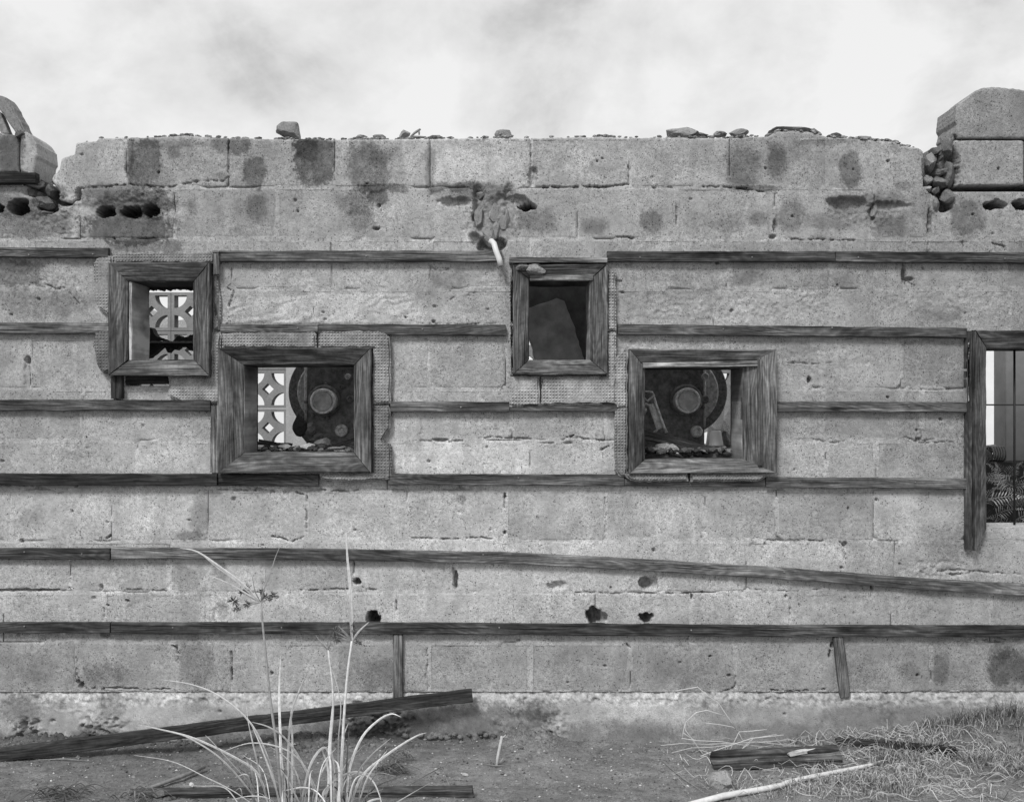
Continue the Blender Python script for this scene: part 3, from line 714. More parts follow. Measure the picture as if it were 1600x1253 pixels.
def board3(name, A, B, up, out_, h, t, col, parent=None, seed=0, taper=(1, 1), rag=0.0):
    """free board between two world points; up/out_ are unit vectors, h x t metres. Returns object"""
    rnd = random.Random(seed+3)
    A = Vector(A); B = Vector(B); n = max(3, int((B-A).length/.04))
    prof = [(-.5, -.5), (-.5+.06, -.5-.06*0), (.44, -.5), (.5, -.44), (.5, .5), (-.5, .5)]
    prof = [(-.5, -.42), (-.44, -.5), (.44, -.5), (.5, -.42), (.5, .5), (-.5, .5)]
    K = len(prof); verts = []; uvv = []; uo = rnd.uniform(0, 50); vo = rnd.uniform(0, 5)
    per = [-.5, -.44, .44, .5, 1.0, -1.0]
    for i in range(n+1):
        f = i/n; c = A.lerp(B, f); s = taper[0]+(taper[1]-taper[0])*f
        for q, (a, b) in enumerate(prof):
            j = 0.0015*rnd.uniform(-1, 1) + (rag*rnd.uniform(-1, 1) if i in (0, n) else 0)
            verts.append(c+up*(a*h*s)+out_*(b*t)+(B-A).normalized()*(rag*rnd.uniform(-2, 2) if i in (0, n) else 0)+up*j)
            uvv.append((f*(B-A).length+uo, per[q]*h+vo))
    faces = [(i*K+q, i*K+(q+1) % K, (i+1)*K+(q+1) % K, (i+1)*K+q) for i in range(n) for q in range(K)]
    faces += [tuple(range(K)), tuple(n*K+q for q in range(K))]
    o = pymesh(name, verts, faces, M_WOOD, parent, smooth=False)
    me = o.data
    bm = bmesh.new(); bm.from_mesh(me); bmesh.ops.recalc_face_normals(bm, faces=bm.faces); bm.to_mesh(me); bm.free()
    uvl = me.uv_layers.new(name='UVMap')
    for lp in me.loops: uvl.data[lp.index].uv = uvv[lp.vertex_index]
    o.color = (col, col, col, 1)
    return o

def rock(name, c, size, seed, mat=None, parent=None, tone=.3, sub=3, boxy=0.5, amp=.22, rot=True):
    bm = bmesh.new(); bmesh.ops.create_icosphere(bm, subdivisions=sub, radius=1)
    rnd = random.Random(seed); o3 = Vector((rnd.uniform(-50, 50), rnd.uniform(-50, 50), rnd.uniform(-50, 50)))
    R = Matrix.Rotation(rnd.uniform(-.5, .5) if rot else 0, 3, 'Y') @ Matrix.Rotation(rnd.uniform(-.6, .6) if rot else 0, 3, 'Z')
    cuts = []
    for _ in range(20):
        q = Vector((rnd.gauss(0, 1), rnd.gauss(0, 1), rnd.gauss(0, 1))).normalized(); cuts.append((q, rnd.uniform(.48, .8)))
    for v in bm.verts:
        p = v.co.normalized()
        m = max(abs(p.x), abs(p.y), abs(p.z)); p = p.lerp(p/m*.85, boxy)
        d = 1 + amp*mn.noise(p*1.6+o3) + amp*.5*mn.noise(p*4+o3) + amp*.25*mn.noise(p*9+o3)
        p = p*d
        for q, dq in cuts:
            z = p.dot(q)
            if z > dq: p = p-q*(z-dq)
        p = p*1.42 + p.normalized()*(.09*mn.noise(p*6+o3)+.06*mn.noise(p*14+o3)+.03*mn.noise(p*28+o3))
        p = R @ p
        v.co = Vector((p.x*size[0]/2, p.y*size[1]/2, p.z*size[2]/2))
    bm.normal_update()
    for ed_ in bm.edges:
        if ed_.calc_face_angle(0) > .3: ed_.smooth = False
    me = bpy.data.meshes.new(name); bm.to_mesh(me); bm.free()
    me.polygons.foreach_set('use_smooth', [True]*len(me.polygons)); settone(me, tone)
    o = link(name, me, mat or M_ROCK, parent); o.location = rel(parent, [Vector(c)])[0]
    return o

def tube(name, pts, rads, mat, parent=None, seg=8, tone=None, cap=True):
    pts = [Vector(p) for p in pts]
    if not hasattr(rads, '__len__'): rads = [rads]*len(pts)
    verts = []; faces = []
    for i, p in enumerate(pts):
        t = (pts[min(i+1, len(pts)-1)]-pts[max(i-1, 0)]).normalized()
        a = t.orthogonal().normalized() if i == 0 else (pa - t*pa.dot(t)).normalized()
        pa = a; b = t.cross(a)
        for k in range(seg):
            an = 2*math.pi*k/seg; verts.append(p+(a*math.cos(an)+b*math.sin(an))*rads[i])
    for i in range(len(pts)-1):
        for k in range(seg):
            faces.append((i*seg+k, i*seg+(k+1) % seg, (i+1)*seg+(k+1) % seg, (i+1)*seg+k))
    if cap: faces += [tuple(range(seg))[::-1], tuple((len(pts)-1)*seg+k for k in range(seg))]
    return pymesh(name, verts, faces, mat, parent, True, tone)

def lathe_y(name, px, py, y, prof, mat, parent, seg=40):
    """prof: list of (radius px, y offset m); axis runs along y through the px point at depth y"""
    c = W(px, py, y); k = (D+y)/D*S
    verts = []; faces = []
    for (r, dy) in prof:
        for s in range(seg):
            a = 2*math.pi*s/seg; verts.append(c+Vector((math.cos(a)*r*k, dy, math.sin(a)*r*k)))
    for i in range(len(prof)-1):
        for s in range(seg):
            faces.append((i*seg+s, i*seg+(s+1) % seg, (i+1)*seg+(s+1) % seg, (i+1)*seg+s))
    faces.append(tuple(range(seg)))
    faces.append(tuple((len(prof)-1)*seg+s for s in range(seg))[::-1])
    o = pymesh(name, verts, faces, mat, parent, True)
    bm = bmesh.new(); bm.from_mesh(o.data); bmesh.ops.recalc_face_normals(bm, faces=bm.faces)
    for e in bm.edges:
        if len(e.link_faces) == 2 and e.calc_face_angle() > .6: e.smooth = False
    bm.to_mesh(o.data); bm.free()
    return o

# ------------------------------------------------------------------ battens nailed to the wall
def batten(path, h, col, t=.026, label=None, nails=()):
    o = board('batten', path, h, -t, .012, wall, col)
    if label: o['label'] = label
    return o
def hb(x0, x1, ya, yb, h, col, t=.026):
    return batten([(x0, ya+h/2), (x1, yb+h/2)], h, col, t)
hb(-150, 172, 387, 389, 15, .10); hb(345, 784, 393, 393, 17, .15); hb(948, 1302, 394, 394, 16, .075); hb(1303, 1760, 394, 397, 16.5, .085)
hb(-150, 174, 504, 505, 17, .17); hb(347, 498, 507, 508, 13, .17); hb(499, 790, 507, 508, 17, .11); hb(965, 1507, 507, 513, 16, .12)
hb(-150, 331, 624, 625, 17, .09); hb(611, 796, 627, 628, 16, .12); hb(797, 963, 628, 629, 14, .13); hb(1209, 1511, 627, 628, 16, .14)
hb(-150, 342, 739, 740, 18, .045, .034); hb(343, 499, 740, 741, 18, .08, .024); hb(608, 974, 740, 741, 17, .13); hb(975, 1194, 746, 747, 13, .2, .02); hb(1195, 1511, 745, 747, 16, .15)
hb(-150, 175, 855, 856, 17, .07)
batten([(177, 863), (400, 864), (560, 866), (700, 869), (800, 871), (900, 876), (1000, 881), (1200, 893), (1330, 903), (1430, 911), (1600, 920), (1760, 925)], 17, .16, .026,
       'long pale batten that sags down towards the right')
hb(-150, 175, 971, 971, 16, .085); 
batten([(177, 980), (620, 980), (900, 982), (1200, 984), (1600, 984.5), (1760, 985)], 17, .075, .028)
hb(-150, 60, 271, 272, 17, .035, .03)
batten([(622.5, 990), (622.5, 1088)], 15, .14, .02); batten([(1308, 993), (1319, 1087)], 16, .11, .02)
batten([(337.5, 634), (337.5, 738)], 14, .22, .02)
batten([(1510, 518), (1510, 857)], 8, .10, .03)
# nail heads and bent nails
def nail(px, py, y=-.028, r=1.2):
    lathe_y('nail', px, py, y, [(r, -.002), (r*.9, 0.0), (r*.4, .002), (r*.4, .02)], M_DARK, wall, 8)
for (x, y) in [(35, 747), (150, 745), (265, 748), (572, 400), (145, 397), (45, 398), (1000, 402), (1341, 402), (810, 746), (1020, 877), (1225, 893), (1422, 910), (755, 866), (38, 978), (128, 865),
               (270, 980), (780, 980), (1080, 984), (1421, 986), (1300, 512), (1130, 514), (1420, 634), (720, 636), (1430, 753), (1250, 753), (465, 512), (660, 514), (38, 862), (440, 980), (1570, 404), (1175, 402)]:
    nail(x, y)

# ------------------------------------------------------------------ window surrounds
def ring_mesh(I, cx, cy):
    # rear casing behind the reveal, the part that carries the boards
    a, b, c, d = I[0]-3, I[1]-4, I[2]+3, I[3]+4; w = 3.2
    o = [W(a, b), W(c, b), W(c, d), W(a, d)]; n = [W(a+w, b+w), W(c-w, b+w), W(c-w, d-w), W(a+w, d-w)]
    V = [Vector((p.x, y, p.z)) for y in (.197, .216) for p in o+n]
    Fc = []
    for k in range(4):
        m = (k+1) % 4
        Fc += [(k, m, 4+m, 4+k), (8+m, 8+k, 12+k, 12+m), (4+k, 4+m, 12+m, 12+k), (m, k, 8+k, 8+m)]
    q = pymesh('window_frame', V, Fc, M_WOOD, wall, False)
    q.data.uv_layers.new(name='UVMap')
    q.color = (.1, .1, .1, 1)
    return q
def wframe(tone, O, I, reveal=True, y_out=-.058, y_in=-.03, cols=(.12, .12, .12, .12), sides='TLBR', label=None):
    """O and I: outer and inner px rectangles of the bevelled surround"""
    cx, cy = (O[0]+O[2])/2, (O[1]+O[3])/2
    e = ring_mesh(I, cx, cy)
    if label: e['label'] = label
    sl = y_in-y_out
    g = .5
    if 'T' in sides:
        h = I[1]-O[1]; board('frame_board', [(O[0]+g, O[1]+h/2), (O[2]-g, O[1]+h/2)], h, y_out, .01, e, cols[0], mitre0=I[0]-O[0], mitre1=O[2]-I[2], slope=sl)
    if 'B' in sides:
        h = O[3]-I[3]; board('frame_board', [(O[2]-g, O[3]-h/2), (O[0]+g, O[3]-h/2)], h, y_out, .01, e, cols[1], mitre0=O[2]-I[2], mitre1=I[0]-O[0], slope=sl)
    if 'L' in sides:
        h = I[0]-O[0]; board('frame_board', [(O[0]+h/2, O[3]-g), (O[0]+h/2, O[1]+g)], h, y_out, .01, e, cols[2], mitre0=O[3]-I[3], mitre1=I[1]-O[1], slope=sl)
    if 'R' in sides:
        h = O[2]-I[2]; board('frame_board', [(O[2]-h/2, O[1]+g), (O[2]-h/2, O[3]-g)], h, y_out, .01, e, cols[3], mitre0=I[1]-O[1], mitre1=O[3]-I[3], slope=sl)
    return e
def jamb(e, p0, p1, th, col, y0=-.024, y1=.19):  # light put into col: some side jambs paler than their partners
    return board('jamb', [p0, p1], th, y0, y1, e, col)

# window one, upper left
w1 = wframe(1, (177, 413, 333, 587), (204, 441, 307, 563), cols=(.13, .17, .12, .12), label='leftmost small upright window surround')
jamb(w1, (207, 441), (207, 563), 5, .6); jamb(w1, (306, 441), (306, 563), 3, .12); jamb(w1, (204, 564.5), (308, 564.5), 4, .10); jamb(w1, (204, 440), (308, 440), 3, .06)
board('frame_board', [(186, 588), (186, 623)], 17, -.03, .01, w1, .075)
board('frame_board', [(196, 594), (263, 594)], 13, -.0, .05, w1, .06)
plate('mortar_patch', [(196, 604), (204, 606), (222, 608), (240, 607), (264, 606), (264, 612), (196, 612)], .0, .1, M_ROCK, w1, jit=1.2, step=4, tone=.3)
def sheet(e, pts, y0=-.034, col=.2, **k):
    col *= 1.02
    return plate('stamped_sheet', pts, y0, y0+.040, M_EMB, e, jit=1.1, step=7, color=col, bev=.008, **k)
sheet(w1, [(146, 412), (150, 404), (160, 401), (176, 400), (176, 494), (166, 490), (152, 480), (147, 470)], col=.21)
sheet(w1, [(148, 520), (176, 514), (176, 575), (172, 580), (160, 583), (153, 575), (149, 560), (145, 535)], col=.12)
sheet(w1, [(177, 397), (335, 395), (335, 412), (177, 412)], y0=-.032, col=.17)
sheet(w1, [(334, 409), (336, 410), (341, 445), (345, 470), (344, 510), (334, 514)], y0=-.012, col=.19)
sheet(w1, [(328, 520), (345, 518), (345, 631), (295, 631), (280, 627), (263, 618), (262, 588), (327, 588)], y0=-.018, col=.24)
board('trim', [(335, 395), (346, 395)], 3, -.035, 0, w1, .2)
board('trim', [(341, 397), (341, 430)], 9, -.034, -.012, w1, .2)
board('trim', [(339, 432), (341, 516)], 9, -.012, .01, w1, .24)

# window two, lower left
w2 = wframe(2, (346, 545, 582, 738), (384, 571, 555, 707), cols=(.14, .12, .15, .15), label='wide window surround at lower left')
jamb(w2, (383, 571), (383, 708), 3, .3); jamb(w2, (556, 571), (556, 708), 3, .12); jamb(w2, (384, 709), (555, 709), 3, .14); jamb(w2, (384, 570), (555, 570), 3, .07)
sheet(w2, [(346, 520), (490, 518), (494, 523), (494, 544), (346, 544)], col=.2)
sheet(w2, [(497, 524), (503, 518), (590, 517), (600, 520), (608, 526), (610, 540), (610, 631), (583, 631), (583, 544), (497, 544)], col=.2)
sheet(w2, [(584, 634), (607, 633), (610, 640), (610, 668), (604, 676), (598, 686), (603, 692), (609, 694), (611, 700), (611, 745), (606, 750), (595, 749), (584, 740)], col=.15)
sheet(w2, [(498, 739), (583, 739), (600, 742), (608, 748), (590, 750), (560, 753), (545, 753), (530, 751), (512, 751), (502, 749)], y0=-.040, col=.2)
# window three, upper centre
w3 = wframe(3, (801, 416, 947, 586), (826, 438, 921, 563), cols=(.17, .15, .14, .14), label='small upright window surround near the middle of the wall')
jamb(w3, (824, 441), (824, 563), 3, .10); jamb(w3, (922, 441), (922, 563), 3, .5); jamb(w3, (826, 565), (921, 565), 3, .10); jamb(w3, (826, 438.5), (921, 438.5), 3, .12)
board('frame_board', [(796, 410), (947, 410)], 8, -.064, 0, w3, .24)
board('frame_board', [(828, 436), (926, 436)], 8, -.04, -.01, w3, .24)
sheet(w3, [(948, 426), (962, 420), (963, 516), (948, 518)], col=.25)
sheet(w3, [(948, 520), (963, 518), (963, 632), (846, 633), (846, 589), (948, 588)], col=.24)
sheet(w3, [(798, 588), (843, 588), (843, 634), (796, 636)], col=.28)
sheet(w3, [(796, 424), (800, 420), (801, 586), (797, 586), (797, 500)], col=.22)
# window four, lower right
w4 = wframe(4, (981, 547, 1209, 738), (1006, 575, 1158, 717), cols=(.16, .17, .13, .17), label='wide window surround at lower right')
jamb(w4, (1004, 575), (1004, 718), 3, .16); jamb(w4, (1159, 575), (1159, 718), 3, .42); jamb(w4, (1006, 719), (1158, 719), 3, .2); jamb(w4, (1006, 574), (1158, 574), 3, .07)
board('frame_board', [(1183, 562), (1183, 726)], 7, -.057, -.03, w4, .16)
board('frame_board', [(1003, 571), (1180, 569)], 8, -.052, -.02, w4, .28)
sheet(w4, [(967, 553), (972, 550), (980, 552), (980, 636), (963, 636), (962, 560)], col=.25)
sheet(w4, [(961, 639), (980, 637), (980, 737), (990, 740), (990, 748), (968, 744), (961, 735)], col=.16)
sheet(w4, [(976, 740), (1074, 739), (1076, 752), (1000, 753), (986, 750), (978, 745)], y0=-.044, col=.17)
sheet(w4, [(1079, 740), (1194, 738), (1198, 744), (1190, 751), (1079, 753)], y0=-.044, col=.17)
# window five, at the right edge
w5 = wframe(5, (1515, 518, 1745, 858), (1537, 545, 1718, 824), cols=(.11, .1, .11, .11), sides='TLR', label='tall barred window surround cut by the right edge')
jamb(w5, (1534, 545), (1534, 824), 3, .10); jamb(w5, (1537, 543), (1718, 543), 3, .06)
sheet(w5, [(1512, 527), (1516, 524), (1516, 630), (1511, 628)], y0=-.034, col=.28)
board('frame_board', [(1518, 852), (1518, 838)], 14, -.03, -.0, w5, .2)
# bars of window five
def bar(px0, py0, px1, py1, r, y):
    return tube('window_bar', [W(px0, py0, y), W(px1, py1, y)], r, M_BLACK, w5, 8)
bar(1585, 540, 1585, 822, .0048, .10); bar(1650, 540, 1650, 822, .0048, .10); bar(1530, 632.5, 1722, 632.5, .0030, .108)
plate('window_frame_strip', [(1528, 541), (1722, 541), (1722, 544), (1528, 544)], .09, .12, M_DARK, w5, jit=.1)

# ragged cement left round the reveals of window one
def ragged(name, x0, x1, ytop, ybot, amp, y0, y1, tone, parent, up=True, seed=1):
    rnd = random.Random(seed); P = []
    xs = np.linspace(x0, x1, int((x1-x0)/2.2))
    e = [(x, ybot+amp*rnd.uniform(-1, 1)) for x in xs]
    P = [(x0, ytop), (x1, ytop)] + e[::-1]
    return plate(name, P, y0, y1, M_ROCK, parent, jit=0, step=50, tone=tone, bev=0)
ragged('ragged_cement', 212, 316, 436, 452, 2.0, .192, .24, .05, w1)

# ------------------------------------------------------------------ pipe stub
pipe = tube('pipe_stub', [W(768, 383, .06), W(767, 379, .02), W(768, 377, -.012), W(772, 381, -.040), W(775, 392, -.052), W(780, 405, -.056), W(782.5, 415.5, -.056)], .0115, M_PVC, wall, 14)
pipe['label'] = 'bent white plastic pipe stub sticking out of the wall'
lathe_y('pipe_mouth', 782.5, 415, -.057, [(3, -.001), (3, .0)], M_DARK, wall, 12).rotation_euler = (math.radians(0), 0, 0)
rock('mortar_clod', W(832, 421, -.05), (.07, .04, .045), 4, None, wall, .3, 3, .4, .25)
rock('mortar_clod', W(816, 417, -.05), (.06, .04, .03), 14, None, wall, .16, 3, .4, .25)

# rubble wedged in the broken notches
for i, (px, py, w, h, t) in enumerate([(1453, 255, 17, 27, .25), (1447, 283, 16, 18, .27), (1443, 297, 22, 10, .32), (1469, 270, 19, 14, .2), (1483, 275, 16, 36, .16), (1466, 285, 16, 18, .18), (1478, 307, 20, 28, .17),
        (1459, 300, 12, 9, .28), (1461, 238, 14, 10, .12), (1480, 228, 18, 30, .22), (1466, 249, 10, 12, .1), (1458, 322, 12, 26, .2)]):
    rock('wedged_stone', W(px, py, .035), (w*S*1.1, .09, h*S*1.1), 40+i, None, wall, t, 3, .35, .2)
for i, (px, py, w, h, t) in enumerate([(55, 290, 34, 12, .18), (82, 300, 16, 20, .12), (70, 318, 26, 22, .14), (72, 334, 18, 10, .2), (52, 302, 16, 18, .12)]):
    rock('wedged_stone', W(px, py, .03), (w*S, .07, h*S), 60+i, None, wall, t, 3, .4, .25)
for i, (px, py, w, h, t) in enumerate([(748, 340, 14, 30, .28), (772, 332, 16, 26, .3), (790, 345, 14, 36, .26), (760, 366, 16, 26, .32), (776, 358, 10, 26, .28), (750, 305, 20, 12, .25), (795, 306, 16, 12, .26), (1366, 330, 10, 22, .3), (795, 376, 14, 12, .26)]):
    rock('rough_grout', W(px, py, .038), (w*S*1.2, .045, h*S*1.1), 80+i, None, wall, t, 3, .5, .3)

# ------------------------------------------------------------------ things lying on top of the wall
def top_rock(px, py, w, h, seed, tone, label, dy=.08, boxy=.4, amp=.25, group='rubble bits on top of the wall', name='rubble'):
    o = rock(name, W(px, py, dy), (w*S*1.15, min(.12, w*S), h*S*1.0), seed, None, None, tone, 3, boxy, amp)
    return tag(o, label, 'rubble', group)
top_rock(452.5, 204, 29, 29, 2, .24, 'squarish block chunk standing alone on top of the wall', .05, .85, .10)
top_rock(566, 215, 14, 6, 3, .26, 'flat stone bit on the wall top right of the square chunk')
top_rock(592, 214, 19, 8, 5, .27, 'low double stone bit between the square chunk and the rusty hook')
top_rock(633, 211, 16, 13, 6, .34, 'pale stone beside the rusty hook on the wall top')
top_rock(679, 215, 18, 7, 7, .3, 'flat stone just right of the rusty hook')
top_rock(787, 209, 19, 15, 8, .25, 'small dark lump of mortar on wall above the white pipe')
top_rock(1070, 210, 50, 17, 9, .32, 'broad pale heap of broken mortar on the wall top')
top_rock(1097, 212, 16, 7, 10, .15, 'small dark flat bit right of the broad pale heap')
top_rock(1126, 211, 20, 9, 11, .26, 'low lump left of the knobbly lump on wall top')
top_rock(1155, 209, 27, 15, 12, .25, 'knobbly lump of mortar in the middle of the right rubble row')
top_rock(1238, 208, 62, 12, 13, .27, 'long crust of broken mortar on the wall top')
top_rock(1270, 208, 24, 10, 15, .22, 'dark end lump on the long mortar crust')
top_rock(1306, 213, 20, 10, 16, .12, 'blackish lump right of the long mortar crust')
top_rock(1352, 217, 20, 8, 17, .28, 'small grey lump near the right end of the wall top')
def make_crumbs():
    rnd = random.Random(55); V = []; Fc = []; T = []
    bm = bmesh.new(); bmesh.ops.create_icosphere(bm, subdivisions=1, radius=1)
    bv = [v.co.copy() for v in bm.verts]; bf = [[v.index for v in f.verts] for f in bm.faces]; bm.free()
    cl = [(1070, 22), (1095, 14), (1150, 18), (1240, 34), (1210, 10), (1306, 10), (1352, 16), (1400, 16), (590, 14), (640, 18), (680, 12), (787, 10), (452, 10), (290, 20), (945, 10), (560, 10)]
    for i in range(560):
        if rnd.random() < .72: c = rnd.choice(cl); px = rnd.gauss(c[0], c[1]*.7)
        else: px = rnd.uniform(122, 1440)
        if px < 120 or px > 1441: continue
        s = rnd.uniform(.0025, .0085); py = float(topline(np.array([px]))[0])
        c = W(px, py, rnd.uniform(.0, .12))+Vector((0, 0, s*rnd.uniform(.0, .6))); k = len(V); t = rnd.choice([.1, .18, .25, .32])
        for v in bv:
            d = 1+.5*mn.noise(v*1.9+Vector((i, 0, 0))); V.append(c+Vector((v.x*s*1.5, v.y*s, v.z*s*.8))*d); T.append(t)
        Fc += [[k+j for j in f] for f in bf]
    o = pymesh('mortar_crumbs', V, Fc, M_ROCK, None, False, T); tag(o, 'loose mortar crumbs strewn along the top edge of the wall', 'crumbs', kind='stuff')
make_crumbs()
hk = empty('rusty_hook', W(655, 215, .06), 'twisted rusty iron hook lying among stones on the wall top', 'hook')
tube('hook_arm', [W(642, 214, .06), W(648, 208, .06), W(654, 204, .055), W(657, 202, .055)], [.004, .005, .005, .004], M_DARK, hk, 8)
tube('hook_tip', [W(652, 205, .06), W(655, 207, .05), W(655, 211, .05)], [.004, .004, .003], M_DARK, hk, 8)
tube('hook_foot', [W(641, 214, .05), W(652, 214.5, .05), W(666, 215, .05)], [.004, .006, .004], M_DARK, hk, 8)
ls = plate('leaning_slab', [(-12, 146), (2, 150), (9, 152), (20, 168), (40, 207), (38, 214), (27, 213), (13, 192), (0, 173), (-12, 158)], .0, .08, M_ROCK, None, jit=.8, step=6, tone=.24, bev=.006)
tag(ls, 'thin broken slab leaning on the left end of the wall top', 'slab')
ls2 = plate('dark_stake', [(-8, 170), (0, 176), (14, 209), (2, 209), (-8, 190)], .02, .06, M_DARK, None, jit=.4, tone=.1, bev=.002)
tag(ls2, 'dark stake end behind the leaning slab at the far left', 'stake')
sm = rock('rubble', W(32, 211, .0), (.045, .05, .03), 77, None, None, .1, 3, .3, .3); tag(sm, 'dark lump wedged at the foot of the leaning slab', 'rubble', 'rubble bits on top of the wall')

# ------------------------------------------------------------------ ground
def gh(x, y):
    x = np.asarray(x, float); y = np.asarray(y, float)
    px = x/S+CX
    b = np.interp(px, [-200, 0, 200, 420, 560, 650, 760, 850, 900, 1060, 1200, 1350, 1450, 1600, 1800], [.01, .0, .0, .015, .02, .012, .012, .03, .012, .0, .012, .03, .07, .12, .14])
    near = np.exp(-(np.minimum(y, 0)/-.22)**2*1.0)*(y < 0.6) + 0.0
    h = b*near + .008*fbm(x*1.7, y*1.7, 501, 4) + .009*fbm(x*8, y*8, 507, 4, .6)*np.exp(-(np.abs(y)/4)) 
    # lumpy crumbled soil against the wall
    l = (np.exp(-((px-820)/45)**2) + .7*np.exp(-((px-470)/110)**2) + .8*np.exp(-((px-100)/120)**2))*np.exp(-((y+.03)/.10)**2)
    h = h + l*.07*(0.4+np.abs(fbm(x*22, y*22, 511, 4, .6)))
    return h
def G(px, py, lift=0.0):
    z = 0.0
    for _ in range(6):
        dist = (CAMZ-z)*F/(py-CY); y = dist-D; x = (px-CX)/F*dist
        z = float(gh(x, y))+lift
    return Vector((x, y, z))
def make_ground():
    def ax(lo, hi, st, far):
        a = list(np.arange(lo, hi, st)); s = st; v = hi; r = []
        while v < far: r.append(v); s *= 1.35; v += s
        r.append(far)
        s = st; v = lo; l = []
        while v > -far: s *= 1.35; v -= s; l.append(max(v, -far))
        return np.array(sorted(set(l)) + a + r)
    xs = ax(-2.4, 2.4, .009, 400); ys = ax(-1.0, .02, .009, 400)
    X, Y = np.meshgrid(xs, ys); Z = gh(X, Y)
    Z = Z + .0055*fbm(X*40, Y*40, 521, 3, .65)*np.exp(-(np.abs(Y)/1.5)) - .02*(Y > .1)
    V = np.stack([X, Y, Z], -1).reshape(-1, 3)
    nx, ny = len(xs), len(ys); idx = np.arange(nx*ny).reshape(ny, nx)
    q = np.stack([idx[:-1, :-1], idx[:-1, 1:], idx[1:, 1:], idx[1:, :-1]], -1).reshape(-1, 4)
    me = bpy.data.meshes.new('ground')
    me.vertices.add(len(V)); me.vertices.foreach_set('co', V.astype(np.float32).ravel())
    me.loops.add(q.size); me.loops.foreach_set('vertex_index', q.astype(np.int32).ravel())
    me.polygons.add(len(q)); me.polygons.foreach_set('loop_start', np.arange(0, q.size, 4, dtype=np.int32))
    me.update(calc_edges=True); me.polygons.foreach_set('use_smooth', np.ones(len(q), bool))
    foot_dark = np.exp(-((Y+.02)/.16)**2)*sst(.9, -.9, X)  # soil darker along the wall foot, most at the left
    t = .205*(1+.22*fbm(X*2.2, Y*5, 531, 4))*(1-.35*foot_dark)*(1-.15*sst(-.2, -.9, X))
    t = t*(1-.35*sst(.9, 1.5, X)*sst(-.62, -.2, Y)*(.6+.8*np.abs(fbm(X*6, Y*8, 541, 3))))  # dead duff tone, with the shade between grass blades put into it
    t = t*(1+.42*fbm(X*18, Y*30, 543, 4, .8))
    settone(me, t.reshape(-1)); me.update()
    m = concrete('sandy_soil', 1.1, 1.4, .9)
    o = link('ground', me, m); o['kind'] = 'structure'
    return o
make_ground()

# pebbles, chips and crumbs on the soil (nobody could count them)
def make_gravel():
    rnd = random.Random(33); V = []; Fc = []; T = []
    base = [(1, 0, 0), (-1, 0, 0), (0, 1, 0), (0, -1, 0), (0, 0, 1), (0, 0, -1)]
    fs = [(0, 2, 4), (2, 1, 4), (1, 3, 4), (3, 0, 4), (2, 0, 5), (1, 2, 5), (3, 1, 5), (0, 3, 5)]
    for i in range(7500):
        x = rnd.uniform(-2.3, 2.3); y = -abs(rnd.gauss(0, .42)) if rnd.random() < .6 else rnd.uniform(-.95, -.03)
        if y < -.95: continue
        s = rnd.choice([.0012, .002, .002, .003, .0045]) * rnd.uniform(.6, 1.3)
        if rnd.random() < .012: s = rnd.uniform(.006, .012)
        z = float(gh(x, y)); k = len(V); t = rnd.choice([.08, .12, .16, .2, .25, .35, .6]) if s < .006 else rnd.uniform(.12, .3)
        a = rnd.uniform(0, 6.3)
        for b in base:
            q = [b[j]*s*rnd.uniform(.7, 1.35) for j in range(3)]
            V.append((x+q[0]*math.cos(a)-q[1]*math.sin(a), y+q[0]*math.sin(a)+q[1]*math.cos(a), z+q[2]*.7+s*.3)); T.append(t)
        Fc += [tuple(k+j for j in f) for f in fs]
    o = pymesh('gravel', V, Fc, M_ROCK, None, False, T); tag(o, 'loose grit and mortar crumbs scattered over the sandy soil', 'gravel', kind='stuff')
make_gravel()
# crumbled clods at the wall foot, counted as one mass
def make_clods():
    rnd = random.Random(35); bmall = []; V = []; Fc = []; T = []
    bm = bmesh.new(); bmesh.ops.create_icosphere(bm, subdivisions=2, radius=1)
    bv = [v.co.copy() for v in bm.verts]; bf = [[v.index for v in f.verts] for f in bm.faces]; bm.free()
    for (px, py, sx, sy, n, tt) in [(825, 1150, 40, 10, 60, .2), (470, 1160, 120, 10, 60, .13), (270, 1158, 60, 10, 40, .10), (60, 1166, 80, 6, 60, .15), (700, 1150, 80, 8, 50, .15), (1350, 1156, 40, 6, 16, .14),
                                (240, 1250, 90, 6, 20, .12), (580, 1165, 90, 8, 24, .14)]:
        for i in range(n):
            x = rnd.gauss(px, sx*.5); y = rnd.gauss(py, sy*.5)
            s = rnd.uniform(.003, .011); o3 = Vector((rnd.uniform(-50, 50), rnd.uniform(-50, 50), 0))
            if y > 1152: c = G(x, y)
            else: c = W(x, y, -.016)
            k = len(V); t = tt*rnd.uniform(.7, 1.4)
            for v in bv:
                d = 1+.35*mn.noise(v*1.4+o3)
                V.append(c+Vector((v.x*s*1.3, v.y*s, v.z*s))*d); T.append(t)
            Fc += [[k+j for j in f] for f in bf]
    o = pymesh('soil_clods', V, Fc, M_ROCK, None, True, T); tag(o, 'crumbled dark earth clods along the foot of the wall', 'clods', kind='stuff')
make_clods()

